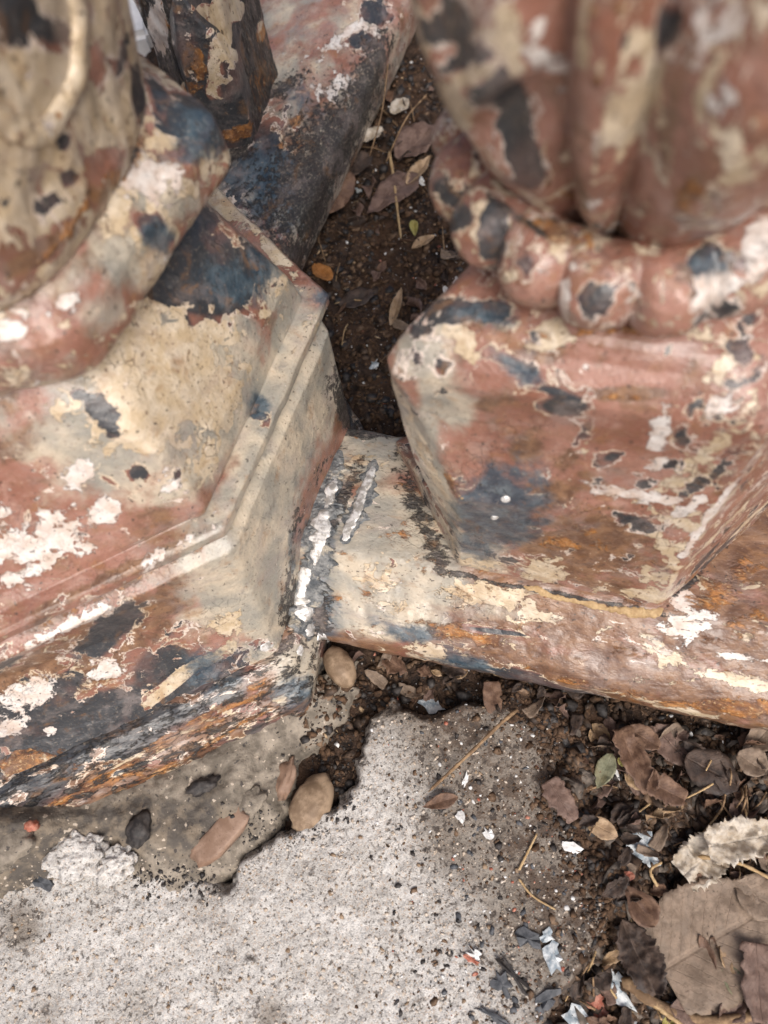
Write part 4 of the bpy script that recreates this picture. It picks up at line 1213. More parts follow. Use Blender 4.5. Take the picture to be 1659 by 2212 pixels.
for i, (x, y, r, dx, dy) in enumerate([(662, 1352, 20, 18, 16), (684, 1374, 18, 24, 4), (708, 1346, 12, 8, -4), (640, 1412, 15, 16, -14), (574, 1386, 17, 14, 14), (738, 1082, 11, 16, -16), (614, 1362, 10, 8, -20),
                                       (708, 1386, 12, 12, -4), (716, 1322, 7, 8, 12), (652, 1134, 7, 3, 6), (812, 1090, 5, 10, 6), (664, 1010, 7, 2, 7), (700, 1286, 5, 6, 10), (726, 1352, 5, 10, -3), (630, 1118, 5, 5, 3), (756, 1168, 4, 5, 4)]):
    weld([(x, y, r * .8), (x + dx * .5, y + dy * .5, r), (x + dx, y + dy, r * .8)], 'weld_spatter', .35, 40 + i)
lip = weld([(1120, 1262, 5), (1170, 1280, 8), (1240, 1300, 7), (1320, 1314, 9), (1400, 1326, 9), (1440, 1312, 6)], 'peeled_paint_lip', .7, 90)
lip.data.materials.clear()
lip.data.materials.append(STRAW)
lip2 = weld([(905, 920, 4), (945, 985, 5), (985, 1060, 6), (1004, 1085, 9)], 'peeled_paint_lip', .6, 91)
lip2.data.materials.clear()
lip2.data.materials.append(STRAW)
# small pitted welds on the block's blue heat mark
for i, (x, y, r) in enumerate([(1068, 1118, 8), (1092, 1078, 8)]):
    h = hit(x, y, [block])[1]
    v, f = blob_mesh(h[0], h[1], h[1].orthogonal().normalized(), .0028, .0028, .0014, 80 + i)
    child(link('weld_spatter', mesh_np('weld_spatter', v, f), WELD), bal)

# ------------------------------------------------------------------ mortar footing round the post
MP = [at(-200, 1760, .01)[:2], at(40, 1700, .01)[:2], at(140, 1660, .01)[:2], at(560, 1480, .01)[:2], at(690, 1450, .01)[:2], at(765, 1420, .005)[:2], at(770, 1490, .0)[:2], at(735, 1560, .0)[:2], at(690, 1600, .0)[:2], at(640, 1640, .0)[:2], at(632, 1700, .0)[:2],
      at(615, 1760, .0)[:2], at(575, 1818, .0)[:2], at(512, 1872, .0)[:2], at(450, 1935, .0)[:2], at(380, 1960, .0)[:2], at(300, 1930, .0)[:2], at(250, 1910, .0)[:2], at(180, 1900, .0)[:2], at(100, 1900, .0)[:2], at(30, 1930, 0)[:2], at(-160, 1970, .0)[:2]]

def mort_z(px, py, s):
    p3 = np.stack([px, py, np.zeros_like(px)], -1)
    z = 0.004 + 0.020 * sstep(0.0, 0.045, s) + 0.007 * fbm(p3, 26, 4, 31)
    for (qx, qy, hh, rr) in ((-60, 1800, .040, .050), (60, 1790, .022, .030), (150, 1810, .012, .028), (330, 1770, .006, .03)):
        q = at(qx, qy, .02)
        z = z + hh * np.exp(-((px - q[0]) ** 2 + (py - q[1]) ** 2) / rr ** 2)
    z = z + 0.0035 * fbm(p3, 110, 3, 35)
    return z, p3

def mort_dirt(px, py, s):
    q = at(420, 1790)
    d = 0.62 * np.exp(-((px - q[0]) ** 2 / 0.0045 + (py - q[1]) ** 2 / 0.0012))
    q = at(120, 1830)
    return d + .75 * np.exp(-((px - q[0]) ** 2 / 0.006 + (py - q[1]) ** 2 / 0.0022)) + .2 * np.exp(-np.maximum(s, 0) / .006)

mm = sheet('mortar_footing', MP, -0.46, 0.02, 0.0, 0.22, 0.0015, mort_z, MORTAR, mort_dirt, edge_noise=0.007)
mortar = link('mortar_footing', mm, MORTAR)
tag(mortar, 'rough brown and grey mortar collar bedding the foot of the post beside the slab', 'mortar')
MB = BVHTree.FromPolygons([v.co[:] for v in mm.vertices], [p.vertices[:] for p in mm.polygons])
GB = BVHTree.FromPolygons([tuple(x) for x in gv.tolist()], gf.tolist())
SB = BVHTree.FromPolygons([v.co[:] for v in slab_me.vertices], [p.vertices[:] for p in slab_me.polygons])

def floor_hit(x, y):
    o, d = ray(x, y)
    best = None
    for t in (GB, SB, MB):
        h = t.ray_cast(o, d)
        if h[0] is not None and (best is None or h[3] < best[3]):
            best = h
    return best

def floor_z(x, y):
    z = -9
    for t in (GB, SB, MB):
        h = t.ray_cast(Vector((x, y, 1)), Vector((0, 0, -1)))
        if h[0] is not None:
            z = max(z, h[0].z)
    return z if z > -8 else -0.016

# ------------------------------------------------------------------ stones
def stone_mesh(name, rx, ry, rz, seed, sub=3, rough=.12, freq=2.0, box=0.0):
    bm = bmesh.new()
    bmesh.ops.create_icosphere(bm, subdivisions=sub, radius=1.0)
    v = np.array([x.co[:] for x in bm.verts])
    if box:
        v = np.sign(v) * np.abs(v) ** (1 - box)
    n = fbm(v + seed * 3.1, freq, 3, seed)
    v = v * (1 + rough * 2 * n)[:, None] * np.array([rx, ry, rz])
    for a, b in zip(bm.verts, v):
        a.co = b
    for f in bm.faces:
        f.smooth = True
    me = bpy.data.meshes.new(name)
    bm.to_mesh(me)
    bm.free()
    return me

def put_stone(name, x, y, rx, ry, rz, ang, mat, seed, label, cat, sink=.25, **kw):
    """centre in survey pixels, radii in metres"""
    h = floor_hit(x, y)
    o = link(name, stone_mesh(name, rx, ry, rz, seed, **kw), mat)
    o.location = (h[0].x, h[0].y, floor_z(h[0].x, h[0].y) + rz * (1 - sink))
    o.rotation_euler = (0, 0, math.radians(ang))
    if label:
        tag(o, label, cat)
    return o

put_stone('pebble', 676, 1738, .0225, .0150, .012, 48, PEB, 3, 'smooth brown oval pebble in the dark crack between mortar and slab', 'pebble', sink=.5, rough=.17, freq=1.8)
put_stone('pebble', 738, 1446, .0120, .0190, .012, 20, PEB, 5, 'smooth tan pebble wedged under the left end of the low rail', 'pebble', sink=.0, rough=.10, freq=1.7)
es = put_stone('embedded_stone', 478, 1806, .0255, .0105, .006, 36, STONE, 7, None, None, sink=.75, rough=.16, freq=2.2, box=.5)
child(es, mortar)
for (x, y, a, b, g, m, s) in ((618, 1680, .016, .007, 65, STONE, 8), (440, 1698, .013, .006, 10, CHAR, 9), (300, 1795, .012, .009, 60, CHAR, 12), (20, 1830, .020, .012, 20, MORTAR, 16), (70, 1785, .005, .004, 0, CHIPR, 17), (540, 1735, .014, .009, 30, MORTAR, 19)):
    child(put_stone('embedded_stone', x, y, a, b, .005, g, m, s, None, None, sink=.84, rough=.34, freq=2.8), mortar)
CHIPS = []
for (x, y, a, b, g, s, lb) in ((95, 1905, .0075, .004, -40, 21, 'small dark slate chip on the pale slab below the mortar lump'),
                               (1140, 2030, .011, .0065, -30, 22, 'bluish black slate chip in the grime near the slab edge'),
                               (1110, 2105, .0145, .003, -60, 23, 'long thin black splinter lying on the slab'),
                               (1185, 2155, .009, .005, 10, 24, 'black ridged scrap at the lower slab edge'),
                               (1085, 2125, .006, .009, 20, 25, 'stubby charred lump beside the long black splinter'),
                               (1065, 2195, .012, .0025, -42, 26, 'thin charred sliver at the bottom edge of the slab')):
    CHIPS.append((x, y, a, b, g, SLATE if s != 23 else CHAR, s, lb))
# crumbled mortar lumps lying on the slab
for i, (x, y, r, lb) in enumerate(((170, 1850, .024, 'large crumbly grey mortar lump on the slab edge, left of the two'), (255, 1868, .017, 'smaller crumbly grey mortar lump on the slab edge, right of the two'))):
    o = put_stone('mortar_lump', x, y, r, r * .72, .011, 20 * i, CONC, 30 + i, lb, 'mortar lump', sink=.45, sub=5, rough=.26, freq=3.2)

# ------------------------------------------------------------------ leaves
def leaf_mesh(name, L, Wd, curl=.2, fold=.15, twist=.0, shape='lance', seed=0, nu=22, nv=9, ragged=0.0, bend=0.0, crumple=.16):
    r = np.random.default_rng(seed + 100)
    u = np.linspace(0, 1, nu)
    if shape == 'lance':
        w = np.sin(np.pi * u ** .85) ** .9
    elif shape == 'oval':
        w = np.sin(np.pi * np.clip(u, .02, .98)) ** .55
    elif shape == 'obov':
        w = np.sin(np.pi * u ** 1.35) ** .75
    elif shape == 'torn':
        w = np.clip(np.sin(np.pi * (u * .8 + .16)) ** .4, 0, 1) * (1 + .0 * u)
    else:
        w = np.sin(np.pi * u) ** .5
    w = np.maximum(w, .015)
    vv = np.linspace(-1, 1, nv)
    U, V_ = np.meshgrid(u, vv, indexing='ij')
    ed = 1 + ragged * np.repeat(r.standard_normal((nu, 1)), nv, 1) * np.sign(V_) * .6 + ragged * np.where(V_ > 0, np.repeat(r.standard_normal((nu, 1)), nv, 1), np.repeat(r.standard_normal((nu, 1)), nv, 1))
    x = (U - .5) * L
    y = V_ * w[:, None] * Wd / 2 * ed + bend * L * ((U - .5) ** 2 - .08)
    a = np.abs(V_) * w[:, None]
    z = fold * Wd * a + curl * L * ((U - .5) ** 2) * 1.2 + twist * V_ * (U - .5) * Wd
    P = np.stack([x.ravel(), y.ravel(), z.ravel()], -1)
    z2 = P[:, 2] + crumple * Wd * fbm(P + seed, 3.2 / max(Wd, .005), 4, seed, .6)
    jag = .18 * crumple * Wd * np.abs(V_.ravel()) ** 3
    P[:, 1] += jag * fbm(P + seed * 2, 9.0 / max(Wd, .005), 2, seed + 3) * 2
    P[:, 0] += jag * fbm(P + seed * 3, 9.0 / max(Wd, .005), 2, seed + 6) * 2
    P[:, 2] = z2
    P[:, 2] -= P[:, 2].min()
    th = 0.00035
    F = grid_faces(nu, nv, False)
    n = len(P)
    V2 = np.r_[P + (0, 0, th), P]
    bd = [(i, 0) for i in range(nu)] + [(nu - 1, j) for j in range(1, nv)] + [(i, nv - 1) for i in range(nu - 2, -1, -1)] + [(0, j) for j in range(nv - 2, 0, -1)]
    bi = np.array([i * nv + j for i, j in bd])
    bj = np.roll(bi, -1)
    side = np.stack([bi, bi + n, bj + n, bj], -1)
    Fa = np.r_[F[:, ::-1], F + n, side]
    me = mesh_np(name, V2, Fa)
    at_ = me.attributes.new('leaf', 'FLOAT_VECTOR', 'POINT')
    uv = np.stack([U.ravel(), V_.ravel(), np.zeros(n)], -1)
    at_.data.foreach_set('vector', np.r_[uv, uv].astype(np.float32).ravel())
    return me

def put_leaf(x0, y0, x1, y1, wpx, mat, label, seed, name='leaf', cat='leaf', group=None, lift=.001, tilt=(0, 0), **kw):
    a = floor_hit(x0, y0)[0]
    b = floor_hit(x1, y1)[0]
    mid = (a + b) / 2
    d = b - a
    L = math.hypot(d.x, d.y)
    Wd = wpx * (Vector((0, 0, CAMZ)) - mid).length / FPX
    me = leaf_mesh(name, L, Wd, seed=seed, **kw)
    me.materials.append(LM[mat] if isinstance(mat, str) else mat)
    o = bpy.data.objects.new(name, me)
    COL.objects.link(o)
    zt = max(floor_z(mid.x, mid.y), floor_z(a.x, a.y) - .004, floor_z(b.x, b.y) - .004)
    o.location = (mid.x, mid.y, zt + lift)
    o.rotation_euler = (tilt[0], tilt[1], math.atan2(d.y, d.x))
    tag(o, label, cat, group)
    return o

LEAVES = [
    # lower right heap
    (1420, 2090, 1640, 1960, 190, 'grey', 'large torn grey brown leaf piece lying flat near the lower right corner', dict(shape='torn', curl=.03, fold=.03, ragged=.03, crumple=.05, lift=.012, nu=44, nv=21)),
    (1440, 2170, 1700, 2235, 115, 'plum', 'broad plum brown leaf behind the long twig at the bottom right', dict(shape='lance', curl=.05, fold=.05, lift=.008, nv=11)),
    (1612, 2030, 1628, 2200, 60, 'plum', 'plum brown toothed leaf overlapping the right side of the torn grey leaf', dict(shape='torn', curl=.08, fold=.1, ragged=.12, lift=.016)),
    (1340, 1985, 1405, 2140, 72, 'dark', 'dark crumpled leaf standing left of the torn grey leaf', dict(shape='oval', curl=.1, fold=.45, ragged=.06, crumple=.22, twist=.3, lift=.006, nu=40, nv=15)),
    (1345, 1910, 1395, 1995, 52, 'brown', 'rusty brown folded leaf above the dark crumpled leaf', dict(shape='obov', curl=.2, fold=.5, lift=.006)),
    (1462, 1890, 1560, 1810, 80, 'pale', 'pale crumpled leaf with ragged holes, lower of the whitish pair', dict(shape='torn', curl=.12, fold=.12, ragged=.06, crumple=.30, lift=.010, nu=40, nv=19)),
    (1500, 1830, 1670, 1800, 70, 'pale', 'whitish crumpled leaf in the right margin, upper of the whitish pair', dict(shape='torn', curl=.1, fold=.15, ragged=.07, crumple=.32, lift=.014, nu=40, nv=19)),
    (1250, 1765, 1325, 1808, 38, 'tan', 'small pale tan leaf with a blackened tip beside the slab', dict(shape='obov', curl=.06, fold=.1, lift=.004)),
    (1318, 1630, 1284, 1706, 38, 'green', 'grey green lance leaf standing among the dark litter', dict(shape='lance', curl=.12, fold=.2, lift=.008)),
    (1330, 1580, 1395, 1715, 52, 'brown', 'long curled brown leaf hanging in a strip below the rail', dict(shape='torn', curl=.2, fold=.4, twist=.5, ragged=.08, lift=.008)),
    (1350, 1575, 1415, 1620, 44, 'brown', 'reddish brown curled leaf top touching the brown strip leaf', dict(shape='oval', curl=.3, fold=.3, lift=.010)),
    (1590, 1640, 1650, 1575, 46, 'grey', 'grey leaf rolled up under the right end of the rail', dict(shape='obov', curl=.2, fold=.4, lift=.012)),
    (1575, 1635, 1635, 1672, 54, 'grey', 'cupped dull green brown leaf at the right edge below the rolled leaf', dict(shape='oval', curl=.3, fold=.25, lift=.012)),
    (1390, 1690, 1475, 1730, 50, 'brown', 'arched brown leaf scrap in the middle of the right hand litter', dict(shape='torn', curl=.3, fold=.3, ragged=.1, lift=.008)),
    (1180, 1690, 1235, 1775, 46, 'plum', 'plum brown wet leaf overlapping the top right slab edge', dict(shape='torn', curl=.05, fold=.1, ragged=.12, lift=.004)),
    (1410, 1570, 1490, 1650, 66, 'plum', 'flat plum brown leaf half buried under the rail at right', dict(shape='oval', curl=.05, fold=.06, lift=.002)),
    (1470, 1640, 1590, 1700, 84, 'dark', 'wide slate coloured wet leaf in the right hand litter', dict(shape='oval', curl=.06, fold=.06, lift=.004)),
    (1575, 1905, 1670, 1965, 74, 'grey', 'curved olive brown leaf at the right margin above the torn grey leaf', dict(shape='oval', curl=.15, fold=.2, lift=.008)),
    (1620, 2040, 1690, 2010, 90, 'plum', 'dark plum leaf cut by the right margin', dict(shape='oval', curl=.05, fold=.1, lift=.006)),
    (1555, 2075, 1605, 2170, 34, 'green', 'narrow olive green leaf under the torn grey leaf', dict(shape='lance', curl=.05, fold=.25, lift=.008)),
    (1535, 2080, 1548, 2150, 36, 'grey', 'small upright beige leaf below the torn grey leaf', dict(shape='obov', curl=.05, fold=.15, lift=.008)),
    (1430, 2200, 1470, 2230, 40, 'yellow', 'bright yellow leaf bit at the bottom margin', dict(shape='oval', curl=.1, fold=.2, lift=.006)),
    (912, 1745, 990, 1722, 30, 'brown', 'small brown leaf lying alone on the concrete slab', dict(shape='obov', curl=.1, fold=.25, lift=.003)),
    (1060, 1480, 1068, 1545, 40, 'brown', 'wet brown leaf tucked under the rail above the slab', dict(shape='torn', curl=.1, fold=.1, lift=.002)),
    (975, 1462, 1010, 1450, 26, 'tan', 'tan leaf tip poking out below the rail', dict(shape='oval', curl=.1, fold=.2, lift=.002)),
    (1330, 1640, 1342, 1660, 14, 'yellow', 'tiny yellow leaf bit beside the grey green leaf', dict(shape='oval', lift=.012)),
    (1640, 1880, 1690, 1800, 60, 'grey', 'beige leaf stacked below the whitish leaves at the margin', dict(shape='oval', curl=.1, fold=.2, lift=.004)),
    (1475, 1950, 1540, 1900, 60, 'brown', 'rounded brown leaf peeping from under the pale crumpled leaf', dict(shape='oval', curl=.1, fold=.2, lift=.004)),
    # strip of soil between the two irons
    (795, 480, 905, 395, 70, 'plum', 'pointed grey plum leaf on the soil behind the bulb', dict(shape='obov', curl=.04, fold=.12, lift=.006)),
    (860, 360, 940, 290, 74, 'plum', 'second plum leaf higher up the soil strip, partly under the first', dict(shape='oval', curl=.08, fold=.12, lift=.006)),
    (745, 400, 800, 345, 60, 'dark', 'dark rounded leaf against the foot of the rear rail', dict(shape='oval', curl=.1, fold=.2, lift=.006)),
    (680, 585, 720, 620, 34, 'orange', 'bright orange brown leaf by the ledge of the post', dict(shape='oval', curl=.1, fold=.15, lift=.008)),
    (893, 486, 897, 520, 18, 'yellow', 'small yellow green pod shaped leaf on the dark soil', dict(shape='lance', curl=.05, fold=.4, lift=.006)),
    (890, 545, 940, 515, 24, 'tan', 'small tan curled leaf under the yellow green one', dict(shape='lance', curl=.2, fold=.3, lift=.006)),
    (845, 715, 870, 640, 22, 'tan', 'slim straw coloured leaf left of the rose block', dict(shape='lance', curl=.1, fold=.3, lift=.004)),
    (735, 665, 810, 640, 46, 'dark', 'flat dark leaf pressed into the soil between post and block', dict(shape='oval', curl=.05, fold=.08, lift=.003)),
    (700, 490, 760, 400, 60, 'brown', 'tall brown leaf leaning on the shaded rear rail', dict(shape='oval', curl=.05, fold=.15, lift=.02, tilt=(.5, 0))),
    (770, 335, 830, 300, 34, 'pale', 'small pale curled leaf beside the rear rail', dict(shape='oval', curl=.3, fold=.3, lift=.012)),
    (850, 270, 880, 240, 34, 'pale', 'cream coloured leaf chip behind the bulb', dict(shape='oval', curl=.05, fold=.1, lift=.012)),
    (880, 420, 930, 350, 30, 'tan', 'tan twisted leaf close to the bulb shadow', dict(shape='lance', curl=.2, fold=.3, lift=.008)),
    (1610, 690, 1660, 670, 34, 'grey', 'dry beige leaf on the ground right of the rose block', dict(shape='lance', curl=.1, fold=.2, lift=.006)),
]
for i, (x0, y0, x1, y1, w, mat, lab, kw) in enumerate(LEAVES):
    put_leaf(x0, y0, x1, y1, w, mat, lab, 200 + i, **kw)

# smaller leaves scattered about: alike, so they share one description
small_protos = []
for i in range(9):
    sh = ('lance', 'oval', 'obov', 'torn')[i % 4]
    me = leaf_mesh('small_leaf', .032, .014 + .004 * (i % 3), curl=random.uniform(.1, .6), fold=random.uniform(.1, .7), twist=random.uniform(-.9, .9), shape=sh, seed=400 + i, nu=12, nv=7, ragged=(.06, .14, .2)[i % 3])
    me.materials.append(LM[('brown', 'dark', 'plum', 'grey', 'dark', 'brown', 'tan', 'dark', 'plum')[i]])
    small_protos.append(me)

def free(x, y, m=0.01):
    return poly_sdf(np.array([x]), np.array([y]), SLAB)[0] < m

cnt = 0
ZONES = [((1240, 1600, 1720, 2260), 110, 'right of the slab'), ((760, 1420, 1250, 1540), 22, 'under the rail beside the slab'), ((680, 180, 1000, 720), 50, 'on the soil behind the bulb'), ((1560, 620, 1720, 740), 8, 'right of the rose block'), ((1190, 1560, 1700, 1640), 22, 'below the right half of the rail')]
for (xa, ya, xb, yb), n, zl in ZONES:
    for _ in range(int(n * 1.25)):
        x, y = random.uniform(xa, xb), random.uniform(ya, yb)
        h = floor_hit(x, y)
        if h is None or not free(h[0].x, h[0].y, .004):
            continue
        pi = random.randrange(len(small_protos))
        o = bpy.data.objects.new('small_leaf', small_protos[pi])
        COL.objects.link(o)
        o.location = (h[0].x, h[0].y, floor_z(h[0].x, h[0].y) + random.uniform(0, .006))
        o.rotation_euler = (random.uniform(-.9, .9), random.uniform(-.5, .5), random.uniform(0, 6.28))
        s = random.uniform(.25, .8)
        o.scale = (s, s, s)
        ck = ('brown', 'dark', 'reddish', 'grey', 'dark', 'brown', 'tan', 'dark', 'reddish')[pi]
        tag(o, 'small %s dead leaf in the litter %s' % (ck, zl), 'leaf', 'small %s leaves %s' % (ck, zl))
        cnt += 1

# ------------------------------------------------------------------ twigs, stems, straw
def tube(name, pts, r0, r1, mat, sides=7):
    pts = smooth_prof(pts, 26)
    T = np.gradient(pts, axis=0)
    T /= np.linalg.norm(T, axis=1)[:, None]
    up = np.array([.13, .21, .97])
    A = np.cross(T, up); A /= np.linalg.norm(A, axis=1)[:, None]
    Bn = np.cross(T, A)
    rows = []
    n = len(pts)
    for i in range(n):
        r = (r0 + (r1 - r0) * i / (n - 1)) * (1 + .15 * math.sin(i * 1.7))
        if i in (0, n - 1):
            r *= .2
        for j in range(sides):
            a = 2 * math.pi * j / sides
            rows.append(pts[i] + A[i] * r * math.cos(a) + Bn[i] * r * math.sin(a))
    me = mesh_np(name, np.array(rows), grid_faces(n, sides, True))
    me.materials.append(mat)
    return me

def twig(name, pts, r0, r1, mat, label, cat, lift=.003, group=None):
    P = []
    for q in pts:
        h = floor_hit(q[0], q[1])[0]
        P.append((h.x, h.y, h.z + lift + (q[2] if len(q) > 2 else 0)))
    o = bpy.data.objects.new(name, tube(name, P, r0, r1, mat))
    COL.objects.link(o)
    tag(o, label, cat, group)
    return o

twig('twig', [(1336, 2108), (1390, 2150), (1460, 2185), (1540, 2197), (1610, 2185), (1680, 2150)], .0042, .0032, TWIG, 'long bent brown twig crossing the bottom right corner', 'twig', .012)
twig('twig', [(1390, 2150), (1440, 2190), (1500, 2230)], .0022, .0012, STRAW, 'thin straw branch splitting downward from the long bent twig', 'twig', .012)
twig('plant_stem', [(1182, 1492, .004), (1100, 1550, .006), (1010, 1635, .006), (925, 1712, .001)], .0017, .0012, TWIG, 'long thin tan stem lying across the slab from under the rail', 'stem', .003)
twig('plant_stem', [(842, 345), (852, 400), (860, 470), (868, 533)], .0019, .0013, STRAW, 'pale straight stem upright in the soil strip behind the bulb', 'stem', .012)
twig('plant_stem', [(850, 120, .02), (845, 200, .03), (830, 290, .02), (800, 355)], .0010, .0008, TWIG, 'dark wiry stem rising beside the fluted bulb', 'stem', .01)
twig('plant_stem', [(925, 255, .02), (880, 310, .02), (835, 370)], .0010, .0008, TWIG, 'short dark wiry stem crossing the plum leaf', 'stem', .012)
twig('twig', [(1490, 1850), (1570, 1862), (1640, 1895), (1700, 1925)], .0017, .0010, STRAW, 'straight straw coloured twig across the whitish leaves', 'twig', .022)
twig('twig', [(1415, 1915), (1400, 1880), (1425, 1862)], .0013, .0010, STRAW, 'tiny orange stalk above the folded brown leaf', 'twig', .008)
twig('twig', [(1120, 1898), (1150, 1935), (1200, 1965)], .0009, .0007, STRAW, 'fine curved straw on the grimy part of the slab', 'straw', .002)
twig('twig', [(1120, 1880), (1140, 1840), (1160, 1800)], .0011, .0007, STRAW, 'short orange straw pointing up along the slab edge', 'straw', .002)
twig('grass_blade', [(1540, 705, 0), (1600, 698, .006), (1690, 697, .008)], .0018, .0010, GRASS, 'single fresh green grass blade right of the rose block', 'grass blade', .008)
twig('plant_stem', [(1615, 645, .01), (1612, 690, .004), (1610, 720)], .0016, .0012, TWIG, 'short brown stem crossing the green grass blade', 'stem', .010)
for i in range(26):
    x, y = random.uniform(1540, 1680), random.uniform(1690, 1830)
    a = random.gauss(1.75, .35)
    l = random.uniform(35, 90)
    twig('dry_stalk', [(x, y, 0), (x + l * .5 * math.cos(a), y + l * .5 * math.sin(a), random.uniform(.002, .012)), (x + l * math.cos(a), y + l * math.sin(a), 0)], .0010, .0006, random.choice((TWIG, STRAW, TWIG)),
         'thin dry stalk in the tangle at the right margin', 'stalk', .006, 'dry stalks tangled at the right margin')
for i in range(40):
    xa, ya, xb, yb = random.choice(((1240, 1600, 1680, 2230), (700, 200, 980, 720), (1240, 1700, 1680, 2230)))
    x, y = random.uniform(xa, xb), random.uniform(ya, yb)
    a = random.uniform(0, 6.28)
    l = random.uniform(20, 75)
    twig('dry_stalk', [(x, y, 0), (x + l * .5 * math.cos(a), y + l * .5 * math.sin(a) + random.uniform(-8, 8), random.uniform(0, .006)), (x + l * math.cos(a), y + l * math.sin(a), 0)], .0009, .0005, random.choice((TWIG, STRAW, TWIG)),
         'fine dry stalk lying loose in the leaf litter', 'stalk', .004, 'fine dry stalks in the litter')

# ------------------------------------------------------------------ paint flakes one can point at
def flake(x, y, rpx, mat, label, seed, el=1.0, ang=0, lift=.002, th=.0007, name='paint_flake', cat='paint flake'):
    h = floor_hit(x, y)[0]
    r = rpx * (Vector((0, 0, CAMZ)) - h).length / FPX
    rg = np.random.default_rng(seed)
    n = 13
    me_bm = bmesh.new()
    rad = 1 + .28 * rg.standard_normal(n)
    top, bot = [], []
    for i in range(n):
        a = 2 * math.pi * i / n
        px, py = r * el * rad[i] * math.cos(a), r / el * rad[i] * math.sin(a)
        z = .25 * r * rg.standard_normal() * .5
        top.append(me_bm.verts.new((px, py, z + th)))
        bot.append(me_bm.verts.new((px, py, z)))
    ct = me_bm.verts.new((0, 0, .12 * r + th))
    cb = me_bm.verts.new((0, 0, .12 * r))
    for i in range(n):
        j = (i + 1) % n
        me_bm.faces.new((ct, top[i], top[j]))
        me_bm.faces.new((cb, bot[j], bot[i]))
        me_bm.faces.new((top[i], bot[i], bot[j], top[j]))
    me = bpy.data.meshes.new(name)
    me_bm.to_mesh(me)
    me_bm.free()
    o = link(name, me, mat)
    o.location = (h.x, h.y, floor_z(h.x, h.y) + lift)
    o.rotation_euler = (rg.uniform(-.2, .2), rg.uniform(-.2, .2), math.radians(ang))
    tag(o, label, cat)
    return o

for i, (x, y, r, m, e, a, lb) in enumerate([
    (928, 1522, 22, CHIPB, 1.35, -30, 'blue white paint flake at the top edge of the slab under the rail'),
    (1392, 1830, 30, CHIPB, 1.0, 20, 'blue and white paint flake among leaves right of the slab'),
    (1348, 1892, 14, CHIPR, 1.3, -10, 'pink and white paint flake right of the slab edge'),
    (1332, 2130, 30, CHIPB, 1.5, -65, 'large mottled white flake in the bottom litter'),
    (1292, 2172, 20, CHIPR, 1.0, 30, 'coral red paint flake at the bottom beside the mottled white flake'),
    (1450, 2172, 14, CHIPB, 1.4, 0, 'pale blue paint flake by the long bent twig'),
    (1255, 2205, 26, CHIPB, 1.4, -50, 'whitish crumpled flake cut by the bottom margin'),
    (1415, 2075, 12, CHIPR, 1.0, 0, 'small dark red flake beside the dark crumpled leaf'),
    (1320, 1655, 11, CHIPW, .6, 10, 'narrow white flake touching the grey green leaf'),
    (1232, 1828, 14, CHIPW, 1.5, -35, 'white paint sliver on the grimy right part of the slab'),
    (970, 632, 14, CHIPW, .7, 20, 'white flake on the soil above the rose block, left of the pair'),
    (990, 615, 12, CHIPW, .6, 10, 'white flake on the soil above the rose block, right of the pair'),
    (775, 410, 11, CHIPB, .9, 0, 'light blue flake in the shade of the rear rail'),
    (905, 390, 12, CHIPW, .6, 30, 'white flake close to the left side of the bulb'),
    (808, 790, 14, CHIPB, 1.2, 0, 'grey blue flake on the soil between post and block'),
    (745, 1010, 4, CHIPW, 1, 0, 'tiny white flake in the gap behind the rail'),
    (1305, 1590, 14, CHIPR, 1.2, -20, 'terracotta flake in the dark corner of the slab under the rail'),
    (1180, 2020, 12, CHIPB, 1.2, 10, 'pale blue flake on the grime near the right slab edge'),
    (1195, 2065, 22, CHIPB, .8, 10, 'mottled blue grey flake near the lower right slab edge'),
    (995, 1765, 11, CHIPW, .8, 0, 'white flake on the slab below the small brown leaf'),
    (1005, 1687, 9, CHIPW, .6, -30, 'white flake on the slab right of the long thin stem'),
    (1055, 1800, 10, CHIPW, .9, 30, 'white flake in the middle of the grimy slab'),
    (1025, 2060, 12, CHIPW, .8, 30, 'white and grey flake low on the slab'),
    (1020, 2072, 9, CHIPR, 1.6, -30, 'thin red sliver low on the slab'),
]):
    flake(x, y, r, m, lb, 500 + i, e, a)

for (x, y, a, b, g, m, sd, lb) in CHIPS:
    q = math.sqrt(a * b)
    flake(x, y, q * FPX / .66, m, lb, 900 + sd, math.sqrt(a / b), g, .0004, .0022, 'slate_chip', 'chip')

# ------------------------------------------------------------------ crumbs and grit nobody could count
def scatter(name, zone_fn, n, sizes, mat, seed, sub=1, flat=.7, sink=.3, tilt=.6):
    r = np.random.default_rng(seed)
    bm = bmesh.new()
    bmesh.ops.create_icosphere(bm, subdivisions=sub, radius=1)
    bv = np.array([v.co[:] for v in bm.verts])
    bf = np.array([[v.index for v in f.verts] for f in bm.faces])
    bm.free()
    V, F, off = [], [], 0
    k = 0
    while k < n:
        q = zone_fn(r)
        if q is None:
            k += .2
            continue
        x, y = q
        z = floor_z(x, y)
        s = sizes[0] * (sizes[1] / sizes[0]) ** (r.random() ** 1.8)
        v = bv * (1 + .28 * r.standard_normal((len(bv), 1)))
        v = v * np.array([s, s * r.uniform(.5, 1), s * flat * r.uniform(.5, 1)])
        a, b = r.uniform(0, 6.28), r.uniform(-tilt, tilt)
        Rz = np.array([[math.cos(a), -math.sin(a), 0], [math.sin(a), math.cos(a), 0], [0, 0, 1]])
        Rx = np.array([[1, 0, 0], [0, math.cos(b), -math.sin(b)], [0, math.sin(b), math.cos(b)]])
        V.append(v @ (Rz @ Rx).T + (x, y, z + s * flat * (1 - sink) * .6))
        F.append(bf + off)
        off += len(v)
        k += 1
    me = mesh_np(name, np.concatenate(V), np.concatenate(F), smooth=False)
    o = link(name, me, mat, kind='stuff')
    return o

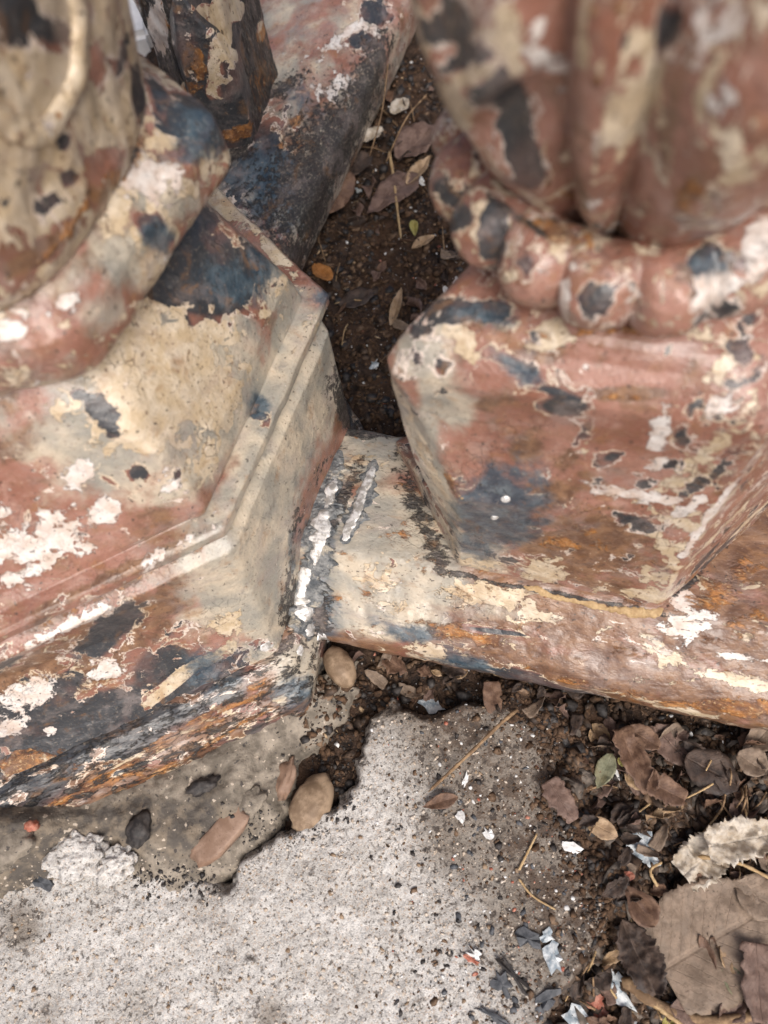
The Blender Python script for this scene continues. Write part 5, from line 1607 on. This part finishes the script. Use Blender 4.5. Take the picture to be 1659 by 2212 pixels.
def soil_zone(r):
    if r.random() < .45:
        p = at(r.uniform(640, 1010), r.uniform(120, 960))
    elif r.random() < .75:
        p = at(r.uniform(1180, 1950), r.uniform(1480, 2400))
    else:
        p = at(r.uniform(660, 1250), r.uniform(1400, 1760))
    return (p[0], p[1]) if free(p[0], p[1], .0) else None

def litter_zone(r):
    p = at(r.uniform(1220, 2000), r.uniform(1560, 2400))
    return (p[0], p[1]) if free(p[0], p[1], .0) else None

def slab_grime(r):
    t = r.random() ** .6
    p = at(820 + 520 * t + r.normal(0, 40), r.uniform(1520, 2230))
    return None if free(p[0], p[1], .003) else (p[0], p[1])

def slab_edge(r):
    t = r.random() * (len(EDGE) - 1)
    i = int(t)
    q = EDGE[i] + (EDGE[i + 1] - EDGE[i]) * (t - i) + r.normal(0, .011, 2)
    return (q[0], q[1])

def slab_all(r):
    p = at(r.uniform(-40, 1320), r.uniform(1500, 2260))
    return None if free(p[0], p[1], .003) else (p[0], p[1])

def crack(r):
    p = at(*[(r.normal(710, 40), r.uniform(1480, 1780)), (r.normal(600, 60), r.normal(1790, 24)), (r.uniform(780, 1250), r.normal(1500, 30)), (r.uniform(300, 470), r.normal(1895, 22))][r.integers(0, 4)])
    return (p[0], p[1])

scatter('soil_crumbs', soil_zone, 7500, (.0006, .0050), CRUMB, 1)
scatter('char_crumbs', soil_zone, 1500, (.0010, .0066), CHAR, 2)
scatter('char_crumbs', crack, 900, (.0004, .0026), CHAR, 3)
scatter('char_crumbs', slab_grime, 300, (.0004, .0034), CHAR, 4, flat=.25)
scatter('slate_bits', slab_grime, 120, (.0008, .0040), SLATE, 41, flat=.2)
scatter('leaf_fragments', slab_grime, 160, (.0008, .0042), FRAGB, 42, flat=.12)
scatter('white_chips', soil_zone, 420, (.0006, .0030), CHIPW, 5, flat=.3)
scatter('white_chips', slab_grime, 200, (.0005, .0022), CHIPW, 6, flat=.35)
scatter('red_chips', slab_grime, 90, (.0005, .0024), CHIPR, 7, flat=.35)
scatter('red_chips', soil_zone, 120, (.0006, .0032), CHIPR, 8, flat=.35)
scatter('pale_grit', slab_all, 3000, (.0004, .0019), CRUMBP, 9, flat=.6, sink=.6)
scatter('soil_crumbs', slab_grime, 1200, (.0003, .0017), CRUMB, 10, flat=.45)
scatter('soil_crumbs', slab_edge, 2600, (.0005, .0040), CRUMB, 21, flat=.5)
scatter('char_crumbs', slab_edge, 420, (.0006, .0046), CHAR, 22, flat=.4)
scatter('leaf_fragments', soil_zone, 1800, (.0014, .0085), FRAGA, 31, flat=.10, tilt=1.0)
scatter('leaf_fragments', soil_zone, 1500, (.0014, .0080), FRAGB, 32, flat=.10, tilt=1.0)
scatter('leaf_fragments', soil_zone, 260, (.0012, .0050), FRAGC, 33, flat=.10, tilt=1.0)
FRAGD = make_plain('leaf_bit_grey', (0.075, 0.062, 0.052), (0.17, 0.14, 0.115), 180, 0.7, 0.25)
scatter('leaf_fragments', litter_zone, 1700, (.002, .0105), FRAGD, 35, flat=.08, tilt=.9)
scatter('leaf_fragments', litter_zone, 1500, (.002, .0095), FRAGA, 36, flat=.08, tilt=.9)
scatter('leaf_fragments', litter_zone, 900, (.002, .0090), FRAGB, 37, flat=.08, tilt=.9)
scatter('leaf_fragments', slab_edge, 220, (.0014, .0062), FRAGA, 34, flat=.10, tilt=.6)
scatter('tan_grit', slab_all, 300, (.0006, .0022), PEB, 12, flat=.6, sink=.6)
print('small leaves', cnt)
